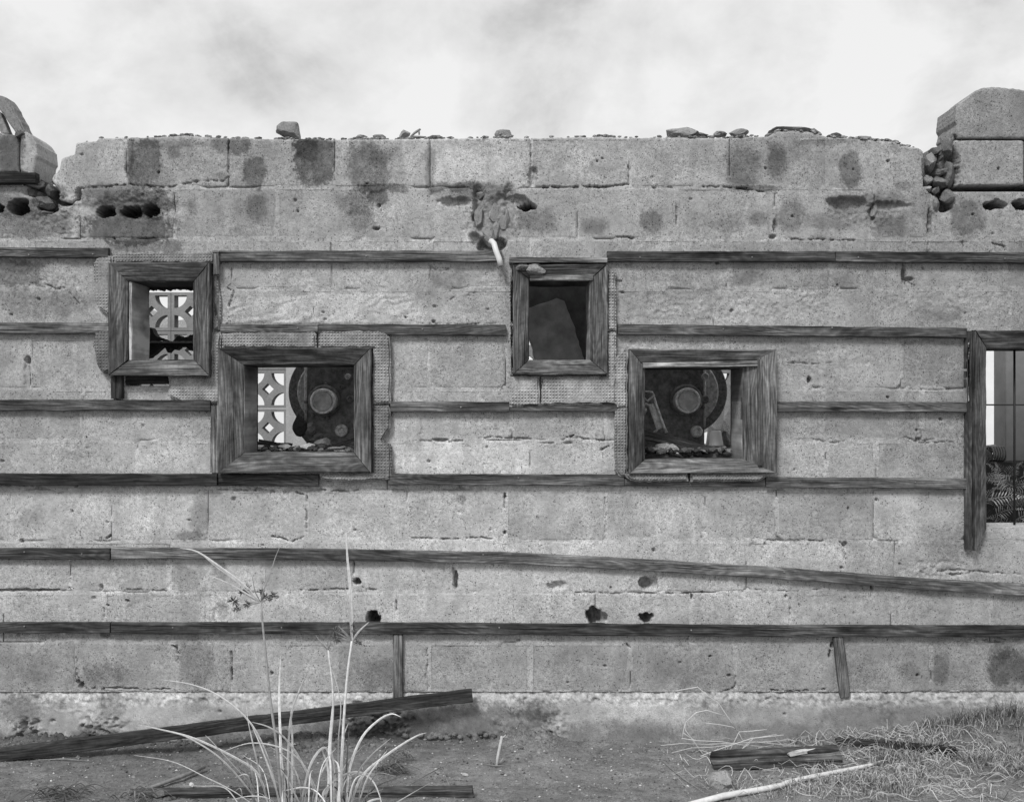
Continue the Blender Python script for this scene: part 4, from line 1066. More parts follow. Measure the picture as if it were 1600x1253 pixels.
# ------------------------------------------------------------------ fallen planks, pipe, stones
def plank_px(name, a, b, h, t, col, label, cat='plank', up=Vector((0, 0, 1)), out_=Vector((0, 1, 0)), **k):
    o = board3(name, a, b, up, out_, h, t, col, **k)
    return tag(o, label, cat)
A = W(-70, 1188, -.26); B = W(738, 1085.5, -.058)
dirv = (B-A).normalized(); up = (Vector((0, 0, 1))-dirv*dirv.z).normalized(); ou = dirv.cross(up).normalized()
if ou.y < 0: ou = -ou
plank_px('fallen_plank', A, B, .050, .024, .052, 'long dark plank leaning up against the wall foot, left end on the soil', up=up, out_=ou, seed=3)
A = G(205, 1240, .008); B = G(740, 1240, .012)
o = board3('fallen_plank', A, B, Vector((0, -.35, .94)).normalized(), Vector((0, .94, .35)).normalized(), .048, .03, .10, None, 5, (0.55, 1), .004)
tag(o, 'cracked flat plank lying on the soil behind the sedge plant', 'plank')
A = G(1112, 1190, .02) ; B = G(1313, 1182, .025)
bp_ = empty('fallen_beam', A, 'short dark double beam lying beside a rounded stone', 'plank')
for k_, (dz, dy, hh, c_) in enumerate([(.012, .03, .026, .06), (-.006, -.010, .026, .10)]):
    o_ = board3('beam_half', A+Vector((0, dy, dz)), B+Vector((0, dy, dz)), Vector((0, -.2, .98)), Vector((0, .98, .2)), .032, .040, c_, bp_, 8+k_, (.8, 1.1), .004)
A = G(1310, 1160, .0); B = G(1492, 1153, .02)
o = board3('fallen_plank', A, B, Vector((0, 0, 1)), Vector((0, 1, 0)), .036, .05, .045, None, 11, (.9, 1), .006); tag(o, 'dark plank half buried in dry grass by the wall', 'plank')
o = board3('wood_scrap', G(1232, 1178, .045), G(1284, 1168, .045), Vector((0, 0, 1)), Vector((0, 1, 0)), .012, .025, .5, None, 12, (1, 1), .004); tag(o, 'small pale wood scrap lying on the double beam', 'scrap')
st = rock('stone', G(1128, 1218, .022), (.078, .07, .07), 19, None, None, .36, 4, .45, .12); tag(st, 'rounded squarish stone at the left end of the double beam', 'stone')
pp = [G(1060, 1262, .02), G(1130, 1243, .015), G(1200, 1231, .012), G(1222, 1226, .012), G(1228, 1223, .010), G(1270, 1213, .012), G(1355, 1196, .012), G(1375, 1190, .01)]
o = tube('pale_pole', pp, [.011, .011, .010, .009, .010, .009, .007, .005], simple('bleached_wood', .62, .7, .15, 60), None, 10); tag(o, 'bleached pale pole lying on the soil towards the grass', 'pole')
rd = empty('broken_reed', G(778, 1196), 'broken dry reed stub standing in the bare soil', 'reed')
tube('reed_stalk', [G(776, 1197), G(776, 1195)+Vector((.004, 0, .03)), G(776, 1195)+Vector((.02, 0, .11))], [.005, .006, .005], simple('dry_reed', .42, .7, .2, 80), rd, 8)
tube('reed_splinter', [G(776, 1195)+Vector((.02, 0, .10)), G(776, 1195)+Vector((.035, 0, .115))], [.003, .001], simple('dry_reed_tip', .5), rd, 6)
tube('reed_splinter', [G(779, 1195), G(779, 1195)+Vector((.018, 0, .028))], [.003, .001], simple('dry_reed_tip', .3), rd, 6)
tube('reed_root', [G(755, 1193, .004), G(775, 1196, .006), G(798, 1195, .003)], [.001, .003, .001], simple('dry_reed_root', .2), rd, 6)
sg = tube('fallen_twig', [G(218, 1236, .01), G(258, 1222, .015), G(285, 1212, .02), G(320, 1198, .018)], [.006, .007, .008, .005], simple('dry_twig', .20, .8, .3, 60), None, 8)
tag(sg, 'thick grey twig end resting on the cracked plank at left', 'twig')
for (a, b, c, lb) in [((640, 1225), (690, 1198), (712, 1250), 'thin bent dark twig right of the sedge'), ((1035, 1190), (1068, 1216), (1100, 1238), 'thin straight twig on bare soil left of the stone'),
                      ((60, 1187), (100, 1185), (143, 1189), 'flat pale stalk lying under the long plank at left')]:
    o = tube('fallen_twig', [G(*a, .003), G(*b, .010), G(*c, .003)], [.0014, .002, .001], simple('dry_twig_thin', .24, .8, .3, 60), None, 6); tag(o, lb, 'twig')

# ------------------------------------------------------------------ leaves and grasses
def ribbon(pts, w0, tone, V, Fc, T, fold=.35, taper=.0, n=22, facing=Vector((0, -1, 0))):
    """smooth folded blade through world points; w0 = half width at the widest"""
    P = [Vector(p) for p in pts]
    Q = [P[0]*2-P[1]] + P + [P[-1]*2-P[-2]]
    out = []
    m = len(P)-1
    for i in range(n+1):
        u = i/n*m; k = min(int(u), m-1); t = u-k
        a, b, c, d = Q[k], Q[k+1], Q[k+2], Q[k+3]
        out.append(.5*((2*b)+(c-a)*t+(2*a-5*b+4*c-d)*t*t+(3*b-a-3*c+d)*t**3))
    base = len(V)
    for i, p in enumerate(out):
        f = i/n
        t = (out[min(i+1, n)]-out[max(i-1, 0)]).normalized()
        s = t.cross(facing)
        if s.length < 1e-4: s = Vector((1, 0, 0))
        s.normalize(); nn = s.cross(t).normalized()
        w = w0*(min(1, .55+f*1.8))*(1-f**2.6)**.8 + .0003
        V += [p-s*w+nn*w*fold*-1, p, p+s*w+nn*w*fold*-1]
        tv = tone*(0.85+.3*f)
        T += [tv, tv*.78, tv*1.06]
    for i in range(n):
        a = base+i*3
        Fc += [(a, a+1, a+4, a+3), (a+1, a+2, a+5, a+4)]

def Z2(zx, zy): return (200+zx/2.894, 820+zy/2.894)
sedge = empty('sedge_plant', W(500, 1300, -1.0), 'tall pale umbrella sedge growing in front of the wall at lower left', 'plant')
LV = [([(700, 1300), (690, 1000), (683, 760), (690, 590)], 5.2, .62, -.92), ([(722, 1300), (725, 1000), (742, 840), (785, 725), (820, 645)], 4.2, .5, -.90), ([(640, 1290), (590, 1130), (480, 1050), (300, 965), (150, 925), (45, 903)], 4.6, .62, -.95),
 ([(600, 1270), (500, 1140), (400, 1040), (270, 960), (180, 930)], 3.2, .5, -.9), ([(690, 1290), (640, 1080), (560, 905), (430, 785), (300, 725), (150, 698)], 3.6, .42, -.88), ([(625, 1240), (570, 1020), (545, 900), (530, 790)], 1.6, .3, -.85),
 ([(560, 1260), (470, 1200), (350, 1140), (200, 1070), (25, 1040)], 2.0, .4, -.9), ([(985, 1300), (1000, 1110), (1055, 965), (1130, 885), (1190, 855), (1235, 868)], 5.0, .62, -.96), ([(1000, 1290), (1055, 1140), (1170, 1040), (1290, 962), (1350, 938)], 5.0, .62, -.93),
 ([(1000, 1280), (1030, 1140), (1095, 1045), (1190, 962)], 3.2, .36, -.9), ([(1035, 1280), (1080, 1150), (1125, 1080), (1172, 1018)], 3.2, .5, -.94), ([(965, 1300), (965, 1100), (975, 960), (996, 895)], 4.2, .3, -.88), ([(955, 1300), (950, 1000), (962, 820), (935, 690), (905, 620)], 2.0, .3, -.86),
 ([(775, 1300), (815, 1110), (860, 1025), (895, 1008), (908, 1050), (880, 1110), (850, 1180)], 4.6, .4, -.97), ([(850, 1280), (930, 1160), (1030, 1115), (1100, 1150), (1135, 1215), (1148, 1270)], 3.6, .38, -1.0), ([(880, 1290), (800, 1100), (720, 975), (640, 915), (560, 890)], 4.0, .55, -.9),
 ([(870, 1230), (790, 1080), (700, 1010), (560, 985), (430, 1022)], 2.6, .5, -.88), ([(1200, 1262), (1280, 1215), (1362, 1168)], 1.6, .45, -.95), ([(920, 1300), (915, 1100), (908, 1000), (925, 800)], 3.4, .5, -.93), ([(738, 1300), (742, 1100), (742, 950), (733, 820)], 4.6, .34, -.94),
 ([(1060, 1270), (1100, 1246), (1140, 1240), (1142, 1262)], 4.2, .66, -1.0), ([(715, 1200), (790, 1188), (850, 1205), (905, 1270)], 3.4, .66, -1.0), ([(640, 1300), (560, 1180), (470, 1080), (380, 980), (350, 950)], 1.8, .35, -.86), ([(790, 1300), (770, 1150), (720, 1060), (640, 1000)], 3.0, .28, -.84),
 ([(520, 1290), (440, 1190), (330, 1180), (250, 1178)], 2.0, .42, -.92), ([(940, 1300), (935, 1150), (925, 1050), (910, 960)], 4.0, .24, -.86), ([(870, 1300), (905, 1180), (900, 1080), (880, 1020), (905, 1000)], 3.8, .6, -.98), ([(980, 1300), (985, 1150), (992, 1030), (1000, 920)], 3.4, .22, -.85),
 ([(660, 1300), (610, 1180), (570, 1010), (540, 880)], 2.8, .44, -.93), ([(700, 1300), (655, 1150), (600, 1000), (560, 910)], 3.0, .4, -.9), ([(760, 1300), (690, 1180), (600, 1110), (490, 1060)], 1.6, .2, -.83), ([(945, 1300), (955, 1180), (950, 1090), (930, 1060)], 5, .45, -.99),
 ([(905, 1300), (880, 1220), (920, 1170), (960, 1150)], 4.0, .35, -1.0), ([(820, 1300), (850, 1180), (880, 1110)], 3.0, .5, -.95), ([(1010, 1300), (950, 1200), (900, 1170)], 4.0, .12, -.82), ([(700, 1300), (640, 1240), (560, 1225), (470, 1240)], 2.2, .5, -1.0),
 ([(800, 1300), (720, 1150), (700, 1100), (690, 950)], 3.2, .3, -.88), ([(1120, 1262), (1180, 1120), (1182, 1080)], .8, .12, -.8)]
rs_ = random.Random(12)
for _ in range(34):
    bx = rs_.uniform(380, 580); dx = (bx-480)*rs_.uniform(.3, 1.2)+rs_.uniform(-60, 60); hh = rs_.uniform(60, 190)
    zx = (bx-200)*2.894; zt = zx+dx*1.6
    LV.append(([(zx, 1300), (zx+dx*.5, 1300-hh*1.1), (zt, 1300-hh*rs_.uniform(.9, 1.8))], rs_.uniform(1.0, 3.2), rs_.choice([.1, .16, .25, .4, .5]), rs_.uniform(-1.02, -.84)))
for i, (pts, w, tn, y) in enumerate(LV):
    n = len(pts); V, Fc, T = [], [], []
    wp = []
    for j, (zx, zy) in enumerate(pts):
        px, py = Z2(zx, zy)
        wp.append(W(px, py, y+.10*math.sin(j/(n-1)*2.0+i)-(.0)))
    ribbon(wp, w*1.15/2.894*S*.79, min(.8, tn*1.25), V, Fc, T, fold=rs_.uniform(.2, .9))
    pymesh('leaf', V, Fc, M_LEAF, sedge, True, T)
def culm(pts, r0, r1, tn, y):
    P = [W(*Z2(*p), y) for p in pts]; Q = []
    n = 16
    E = [P[0]*2-P[1]] + P + [P[-1]*2-P[-2]]; m = len(P)-1
    for i in range(n+1):
        u = i/n*m; k = min(int(u), m-1); t = u-k; a, b, c, d = E[k:k+4]
        Q.append(.5*((2*b)+(c-a)*t+(2*a-5*b+4*c-d)*t*t+(3*b-a-3*c+d)*t**3))
    tube('stem', Q, list(np.linspace(r0, r1, n+1)), M_LEAF, sedge, 8, tn)
culm([(700, 1300), (672, 1000), (645, 800), (620, 560), (600, 352)], .0052, .0032, .32, -.9)
culm([(958, 1300), (972, 950), (990, 700), (1012, 525)], .0050, .0036, .66, -.9)
culm([(922, 1300), (916, 1010), (927, 850), (924, 720), (905, 565)], .0042, .0028, .60, -.9)
BR = [([(600, 352), (520, 268), (400, 178), (310, 120), (235, 105)], 3.4, .7), ([(603, 350), (540, 300), (470, 240), (400, 190), (330, 130)], 2.2, .6), ([(598, 348), (500, 290), (440, 258), (370, 228)], 2.6, .7), ([(603, 345), (612, 300), (640, 230), (665, 150), (690, 90)], 1.8, .36),
      ([(1013, 525), (1005, 300), (992, 150), (985, 25)], 4.6, .75), ([(1011, 520), (1000, 400), (985, 300), (975, 230)], 1.4, .55), ([(1013, 525), (1045, 480), (1090, 438)], 3.0, .7), ([(1012, 522), (985, 490), (950, 455)], 2.2, .6), ([(905, 567), (880, 540), (848, 498)], 2.0, .66),
      ([(906, 567), (903, 540), (905, 515)], 1.8, .66), ([(906, 567), (912, 545), (920, 520)], 1.8, .6), ([(600, 350), (575, 300), (560, 225)], 1.0, .25)]
for pts, w, tn in BR:
    V, Fc, T = [], [], []
    n = len(pts)
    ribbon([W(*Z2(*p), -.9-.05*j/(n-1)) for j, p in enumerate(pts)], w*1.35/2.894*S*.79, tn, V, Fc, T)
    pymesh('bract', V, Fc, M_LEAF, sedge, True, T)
rs = random.Random(4)
def spikelet(zx, zy, r, tn, ray=None):
    V, Fc, T = [], [], []
    c = W(*Z2(zx, zy), -.9)
    for k in range(26):
        a = rs.uniform(0, 6.28); e = rs.uniform(-.9, .9)
        d = Vector((math.cos(a)*math.cos(e), math.sin(e), math.sin(a)*math.cos(e)))
        l = r/2.894*S*.8*rs.uniform(.6, 1.1)
        c2 = c+d*l*.15
        ribbon([c2, c2+d*l*.5, c2+d*l], .0011, tn*rs.uniform(.7, 1.4), V, Fc, T, n=3)
    if ray:
        ribbon([W(*Z2(*ray), -.9), c], .0012, .3, V, Fc, T, n=3)
    pymesh('spikelet', V, Fc, M_LEAF, sedge, True, T)
for zx, zy, r in [(475, 345, 30), (490, 375, 20), (535, 292, 28), (515, 305, 18), (540, 358, 22), (620, 325, 20), (655, 318, 22), (640, 335, 14), (605, 300, 16)]: spikelet(zx, zy, r, .10, (600, 352))
for zx, zy, r in [(935, 478, 26), (945, 512, 28), (960, 470, 22), (1015, 465, 28), (1050, 470, 20), (1040, 532, 20), (930, 500, 18), (1000, 450, 20)]: spikelet(zx, zy, r, .10, (1012, 525))
spikelet(900, 545, 14, .5, (905, 567))

# dry grass mat at the lower right
def make_grass():
    rnd = random.Random(71); V, Fc, T = [], [], []
    def blade(p, h, lean, w, t, curl=.5):
        d = Vector((math.cos(lean), math.sin(lean), 0)); s = rnd.uniform(.2, 1.3)
        up = Vector((0, 0, 1))
        pts = [p, p+up*h*.5+d*h*.25*s, p+up*h*(.95-.35*curl*s)+d*h*.8*s]
        base = len(V)
        side = d.cross(up)
        if rnd.random() < .5: side = Vector((1, 0, 0))
        for k, q in enumerate(pts):
            ww = w*(1, .8, .15)[k]; V.extend([q-side*ww, q+side*ww]); T.extend([t, t])
        Fc.extend([(base, base+1, base+3, base+2), (base+2, base+3, base+5, base+4)])
    patches = [(1460, 1128, 150, 22, 1500, 1.0), (1560, 1115, 70, 26, 1000, 1.2), (1405, 1185, 55, 34, 1500, 1.2), (1330, 1225, 90, 24, 1300, .9), (1500, 1190, 110, 40, 1700, .8), (1400, 1235, 130, 18, 900, .8), (1560, 1160, 70, 30, 900, .9), (1290, 1140, 70, 12, 260, .7),
               (1130, 1225, 40, 22, 240, .5), (1180, 1240, 60, 12, 240, .5), (1270, 1160, 60, 10, 160, .5), (1150, 1185, 90, 12, 140, .5), (600, 1200, 26, 14, 120, .5), (1250, 1215, 90, 8, 160, .5), (1470, 1165, 60, 10, 400, 1)]
    for px, py, sx, sy, n, hs in patches:
        for i in range(int(n*(1.15 if hs < 1 else .75))):
            x = rnd.gauss(px, sx*.55); y = rnd.gauss(py, sy*.5)
            if y < 1106 or y > 1290: continue
            if x > 1450 and y > 1205 and rnd.random() < .8: continue
            p = G(x, max(y, 1130-(max(x, 1300)-1300)*.04))
            if p.y > -.02: p.y = -.025
            clump = mn.noise(Vector((p.x*5, p.y*9, 0)))+.4*mn.noise(Vector((p.x*16, p.y*20, 4)))
            if clump < .02 and rnd.random() < .88: continue
            hs2 = 1+max(0, clump)*1.6
            t = rnd.choice([.06, .09, .12, .2, .3, .42, .5])
            blade(p, rnd.uniform(.010, .05)*hs*hs2, rnd.uniform(0, 6.3), rnd.uniform(.0006, .0013), t)
    # wiry runners and long stems
    def runner(p, n, t):
        a = rnd.uniform(0, 6.3); q = p.copy(); pts = [q.copy()]
        for i in range(n):
            a += rnd.gauss(0, .6); q = q+Vector((math.cos(a)*.03, math.sin(a)*.02, 0)); q.z = float(gh(q.x, q.y))+abs(rnd.gauss(.012, .014)); q.y = min(q.y, -.02); pts.append(q.copy())
        ribbon(pts, rnd.uniform(.0007, .0014), t, V, Fc, T, n=n*2)
    for i in range(420):
        x = rnd.gauss(1430, 105); y = rnd.uniform(1130, 1250)
        runner(G(x, y, .01), rnd.randint(4, 9), rnd.choice([.2, .35, .5, .6]))
    for i in range(40):
        runner(G(rnd.gauss(1170, 50), rnd.uniform(1150, 1240), .01), rnd.randint(3, 6), rnd.choice([.3, .5, .6]))
    o = pymesh('dry_grass', V, Fc, M_LEAF, None, False, T); tag(o, 'tangled dry grass and runners over the soil at lower right', 'grass', kind='stuff')
make_grass()
# dead bushy weed of straw stalks
dw = empty('dead_weed', G(1180, 1170), 'spindly dead straw weed with arching bare stalks against the wall', 'plant')
def Z3(zx, zy): return (800+zx/4, 953+zy/4)
M_ST = simple('straw', .5, .7, .15, 60)
for i, (pts, r, y) in enumerate([([(1240, 960), (1180, 880), (1085, 750), (1085, 700), (1150, 640), (1215, 625), (1330, 660)], .0022, -.12), ([(1085, 700), (1070, 760), (1058, 835)], .0016, -.12), ([(1400, 745), (1350, 670), (1290, 580), (1210, 525), (1160, 480), (1020, 505)], .0022, -.10),
      ([(1250, 555), (1180, 520), (1130, 530), (1020, 598)], .0014, -.10), ([(1420, 760), (1380, 730), (1300, 715), (1210, 705)], .0016, -.10), ([(1060, 800), (1160, 815), (1300, 820), (1420, 840), (1620, 855)], .0017, -.16), ([(930, 845), (1060, 832), (1200, 838), (1400, 830), (1711, 815)], .0015, -.14),
      ([(1000, 890), (1120, 860), (1260, 855), (1420, 830)], .0014, -.16), ([(1070, 965), (1160, 920), (1260, 880), (1380, 840), (1500, 800), (1699, 780)], .0022, -.18), ([(1320, 945), (1370, 860), (1420, 760), (1500, 755), (1593, 745)], .0018, -.12), ([(1410, 925), (1450, 850), (1510, 800), (1654, 775)], .0015, -.14),
      ([(1320, 945), (1420, 880), (1500, 820), (1794, 850)], .0014, -.17), ([(1130, 865), (1140, 810), (1090, 780), (1070, 765)], .0014, -.12), ([(1250, 890), (1330, 880), (1340, 830)], .0014, -.15), ([(1490, 900), (1540, 860), (1640, 840)], .0013, -.16), ([(1420, 770), (1440, 810), (1480, 830)], .0012, -.12)]):
    tube('stalk', [W(*Z3(*p), y) for p in pts], r*1.0, M_ST, dw, 6)
# brush of dark needles on the soil near the sedge, and the twig litter at lower left
def tuft(name, px, py, n, length, tn, label, spread=1.0, seed=1, bias=None, kind=None):
    rnd = random.Random(seed); V, Fc, T = [], [], []
    c = G(px, py, .01)
    for i in range(n):
        a = rnd.uniform(0, 6.28) if bias is None else rnd.gauss(bias, .5); l = length*rnd.uniform(.5, 1.1)
        p = c+Vector((rnd.gauss(0, .02*spread), rnd.gauss(0, .012*spread), rnd.uniform(0, .01)))
        q = p+Vector((math.cos(a)*l, math.sin(a)*l*.4, 0)); q.z = float(gh(q.x, q.y))+rnd.uniform(.002, .02)
        m = (p+q)/2+Vector((0, 0, rnd.uniform(.005, .03)))
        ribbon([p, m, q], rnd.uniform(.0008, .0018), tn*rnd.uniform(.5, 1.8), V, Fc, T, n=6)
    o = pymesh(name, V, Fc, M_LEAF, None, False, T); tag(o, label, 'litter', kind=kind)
tuft('needle_tuft', 600, 1205, 60, .10, .10, 'dark brush of dry needles on the soil right of the sedge', 1, 3, -.4)
tuft('needle_tuft', 630, 1188, 30, .09, .12, 'small looser spray of dry needles close to the pebble', 1, 5, 2.4)
tuft('twig_litter', 95, 1246, 90, .12, .07, 'dark heap of twigs and dead leaves at the bottom left corner', 2.2, 7)
tuft('leaf_litter', 210, 1248, 40, .10, .15, 'thin scatter of curled dry leaves left of the cracked plank', 2.0, 9)
pb = rock('pebble', G(628, 1202, .012), (.032, .03, .026), 31, None, None, .45, 3, .2, .1); tag(pb, 'pale rounded pebble beside the dry needles', 'pebble')
pb = rock('pebble', G(300, 1225, .012), (.02, .015, .014), 32, None, None, .6, 3, .2, .1); tag(pb, 'small white chip on the twig at left', 'pebble')
for i, (px, py, w, t, lb) in enumerate([(250, 1240, .055, .16, 'earthy lump in front of the cracked plank'), (628, 1229, .03, .15, 'dark flat chip behind the right part of the cracked plank'), (728, 1210, .02, .5, 'white shell-like chip on bare soil near the broken reed'),
       (376, 1182, .03, .2, 'grey pebble under the long plank near the sedge'), (997, 1207, .02, .25, 'flat pebble on bare soil in the middle'), (1273, 1203, .03, .4, 'pale chip under the right end of the double beam')]):
    o = rock('pebble', G(px, py, w*.2), (w, w*.8, w*.5), 300+i, None, None, t, 3, .3, .2); tag(o, lb, 'pebble')

# ------------------------------------------------------------------ inside: bench, screen wall, machines
bench = pymesh('concrete_bench', [(-2.2, .2, 1.155), (1.3, .2, 1.155), (1.3, 1.15, 1.155), (-2.2, 1.15, 1.155), (-2.2, .2, .0), (1.3, .2, .0), (1.3, 1.15, .0), (-2.2, 1.15, .0)],
    [(0, 1, 2, 3), (0, 4, 5, 1), (1, 5, 6, 2), (2, 6, 7, 3), (3, 7, 4, 0)], M_ROCK, None, False, .16)
tag(bench, 'rough concrete bench behind the wall that carries the machines', 'bench')
# short stretches must not hide the low openings of the first window: the bench stands lower there

YS = 2.7; PITCH = .25
def screen_mesh():
    bm = bmesh.new(); h = PITCH/2-.0015; bd = .020; R = .088; dm = .038
    loops = [[(-h, -h), (h, -h), (h, h), (-h, h)], [(dm, 0), (0, dm), (-dm, 0), (0, -dm)]]
    for sx in (-1, 1):
        for sy in (-1, 1):
            c = (sx*(h-bd), sy*(h-bd)); q = [c]
            for k in range(9):
                a = math.pi/2*k/8; q.append((c[0]-sx*math.cos(a)*R*.92, c[1]-sy*math.sin(a)*R*.92))
            loops.append(q)
    ed = []
    for lp in loops:
        vs = [bm.verts.new((x, 0, z)) for x, z in lp]
        for i in range(len(vs)): ed.append(bm.edges.new((vs[i], vs[(i+1) % len(vs)])))
    bmesh.ops.triangle_fill(bm, use_beauty=True, use_dissolve=False, edges=ed, normal=(0, -1, 0))
    fs = list(bm.faces)
    r = bmesh.ops.extrude_face_region(bm, geom=fs)
    for g in r['geom']:
        if isinstance(g, bmesh.types.BMVert): g.co.y += .09
    bmesh.ops.recalc_face_normals(bm, faces=bm.faces)
    me = bpy.data.meshes.new('screen_block'); bm.to_mesh(me); bm.free(); settone(me, .25); me.materials.append(M_SCR)
    return me
sw = empty('screen_wall', (0, YS, 0), 'pierced screen block wall seen through the windows', 'wall')
sm_ = screen_mesh()
def at_screen(px, py): return W(px, py, YS)
x0 = at_screen(418.5, 0).x; z0 = at_screen(0, 608).z
i0 = int((-2.6-x0)/PITCH); i1 = int((2.4-x0)/PITCH)
for i in range(i0, i1+1):
    x = x0+i*PITCH
    pillar = 0 < i and (i % 9 == 1)
    for j in range(-5, 3):
        z = z0+j*PITCH
        if pillar: continue
        o = link('screen_block', sm_, None, sw); o.location = (x, 0, z)
    if pillar:
        pymesh('pillar', [(x-.125, YS-.04, 0), (x+.05, YS-.04, 0), (x+.05, YS+.12, 0), (x-.125, YS+.12, 0), (x-.125, YS-.04, 1.98), (x+.05, YS-.04, 1.98), (x+.05, YS+.12, 1.98), (x-.125, YS+.12, 1.98)],
               [(0, 1, 5, 4), (1, 2, 6, 5), (2, 3, 7, 6), (3, 0, 4, 7), (4, 5, 6, 7)], M_SCR, sw, False, .42)
ww = pymesh('white_wall', [(-9, 7.5, -.1), (9, 7.5, -.1), (9, 7.7, -.1), (-9, 7.7, -.1), (-9, 7.5, 2.3), (9, 7.5, 2.3), (9, 7.7, 2.3), (-9, 7.7, 2.3)],
    [(0, 1, 5, 4), (1, 2, 6, 5), (2, 3, 7, 6), (3, 0, 4, 7), (4, 5, 6, 7)], M_WHITE, None, False)
tag(ww, 'plain white plastered wall standing far behind the ruin', 'wall')

ob = plate('rear_shed_wall', [(-420, 700), (-420, 480), (180, 478), (232, 482), (262, 500), (300, 498), (322, 520), (322, 700)], 4.4, 4.6, M_ROCK, None, jit=2, step=10, tone=.42, bev=0)
tag(ob, 'grey broken block wall standing in the yard behind the upper left window', 'wall')

def ybox(name, px0, py0, px1, py1, y0, y1, mat, parent, bev=.006):
    a = W(px0, py1, y0); b = W(px1, py0, y0)
    bm = bmesh.new(); bmesh.ops.create_cube(bm, size=1)
    sx, sz = b.x-a.x, b.z-a.z
    for v in bm.verts: v.co = Vector((v.co.x*sx, v.co.y*(y1-y0), v.co.z*sz))
    if bev: bmesh.ops.bevel(bm, geom=list(bm.edges), offset=bev, segments=2, affect='EDGES')
    me = bpy.data.meshes.new(name); bm.to_mesh(me); bm.free()
    o = link(name, me, mat, parent); o.location = rel(parent, [Vector(((a.x+b.x)/2, (y0+y1)/2, (a.z+b.z)/2))])[0]
    return o
def machine(cx, cy, m, bolts, label, doff=0):
    y = .50
    e = empty('projector_machine', W(cx, 697, y), label, 'machine', 'pair of dark machines behind the lower windows')
    a, b = cx-26*m, cx+80*m
    ybox('housing', min(a, b), 556, max(a, b), 698, y, y+.42, M_DARK, e, .008)
    tube('corner_rod', [W(a, 560, y-.004), W(a, 668, y-.004)], .006, M_IRON, e, 10)
    dc = cx+14*m+doff
    lathe_y('drum', dc, 612, y+.10, [(66, 0), (67.5, .004), (67.5, .02), (60, .022), (59, .03), (66, .034), (66, .24), (10, .25)], M_RIM, e, 72)
    lathe_y('drum_flange', dc, 612, y+.085, [(52, 0), (54, .004), (54, .02), (20, .02)], M_IRON, e, 64)
    lathe_y('port_ring', cx+2*m, cy-1, y-.03, [(23, 0), (25, .004), (25, .02), (20, .035)], M_DARK, e, 44)
    lathe_y('port_barrel', cx, cy, y-.13, [(14, .012), (15.5, .004), (16.5, 0), (19, 0), (20, .004), (20, .03), (18.6, .034), (18.6, .14)], M_IRON, e, 48)
    lathe_y('port_glass', cx, cy, y-.125, [(2, .006), (9, .004), (14.6, 0), (14.8, .004)], M_LENS, e, 40)
    for k in range(7):
        an = k/7*6.28+.5; lathe_y('stud', cx+27*math.cos(an), cy-27*math.sin(an), y-.012, [(2.2, 0), (2.8, .004), (2.8, .02)], M_DARK, e, 8)
    for (bx, by, r, k) in bolts:
        if k: lathe_y('bolt', bx, by, y-.022, [(r*.35, .004), (r*.5, 0), (r*.85, 0), (r, .004), (r, .025)], M_IRON if k == 2 else M_DARK, e, 20)
        else: lathe_y('bolt_hole', bx, by, y-.010, [(r*.7, .008), (r*.8, 0), (r, 0), (r*1.1, .004), (r*1.1, .02)], M_DARK, e, 16)
    ybox('foot', min(a, b)+6, 688, max(a, b)-6, 702, y+.02, y+.35, M_DARK, e, .004)
    return e
m1 = machine(504, 627, 1, [(543, 588.5, 5, 2), (547, 623, 6, 1), (534, 604.5, 4, 0), (533, 673, 10, 2), (535, 580, 3, 1), (520, 580, 1.5, 1)], 'dark rusty machine with a round glass port, behind the lower left window')
rock('rust_lump', W(483, 676, .44), (28*S, .06, 30*S), 91, M_DARK, m1, .1, 3, .4, .25)
rock('rust_lump', W(496, 684, .42), (24*S, .05, 20*S), 92, M_DARK, m1, .1, 3, .6, .3)
m2 = machine(1075, 626, -1, [(1102.5, 588, 5.5, 2), (1091.5, 603, 4.5, 0), (1102.5, 624, 6.5, 1), (1089, 674.5, 9.5, 2), (1090, 578, 3, 1)], 'dark rusty machine with a round glass port, behind the lower right window', 8)
# bracket and boards in window four
br = empty('iron_bracket', W(1025, 645, .34), 'forked iron bracket leaning inside the lower right window', 'bracket')
tube('bracket_rod', [W(1020, 617, .34), W(1025, 632, .335), W(1038, 668, .33), W(1041, 676, .33)], [.007, .006, .006, .008], M_IRON, br, 10)
tube('bracket_rod', [W(1008, 632, .35), W(1016, 634, .34), W(1028, 670, .34), W(1022, 676, .34)], [.008, .008, .007, .006], M_IRON, br, 10)
plate('bracket_web', [(1013, 632), (1022, 630), (1037, 668), (1028, 672)], .345, .355, M_IRON, br, jit=.2)
tube('bracket_fork', [W(1006, 621, .34), W(1012, 627, .335), W(1022, 617, .335), W(1019, 613, .34), W(1006, 611, .34)], [.004, .005, .005, .005, .003], M_IRON, br, 8)
rock('pale_knob', W(1005, 642, .38), (.04, .04, .032), 95, M_PVC, br, .5, 2, .1, .05)
A = W(1004, 678, .26); B = W(1136, 712, .22); dv = (B-A).normalized(); uu = (Vector((0, 0, 1))-dv*dv.z).normalized(); oo = Vector((0, 1, 0))
o = board3('loose_board', A, B, uu, oo, .045, .03, .17, None, 41, (.9, 1.0), .004); tag(o, 'dark board sloping across the lower right window opening', 'board')
cup = lathe_y('plastic_cup', 0, 0, 0, [(1, 0), (2, 0)], M_PVC, None, 8); bpy.data.objects.remove(cup)
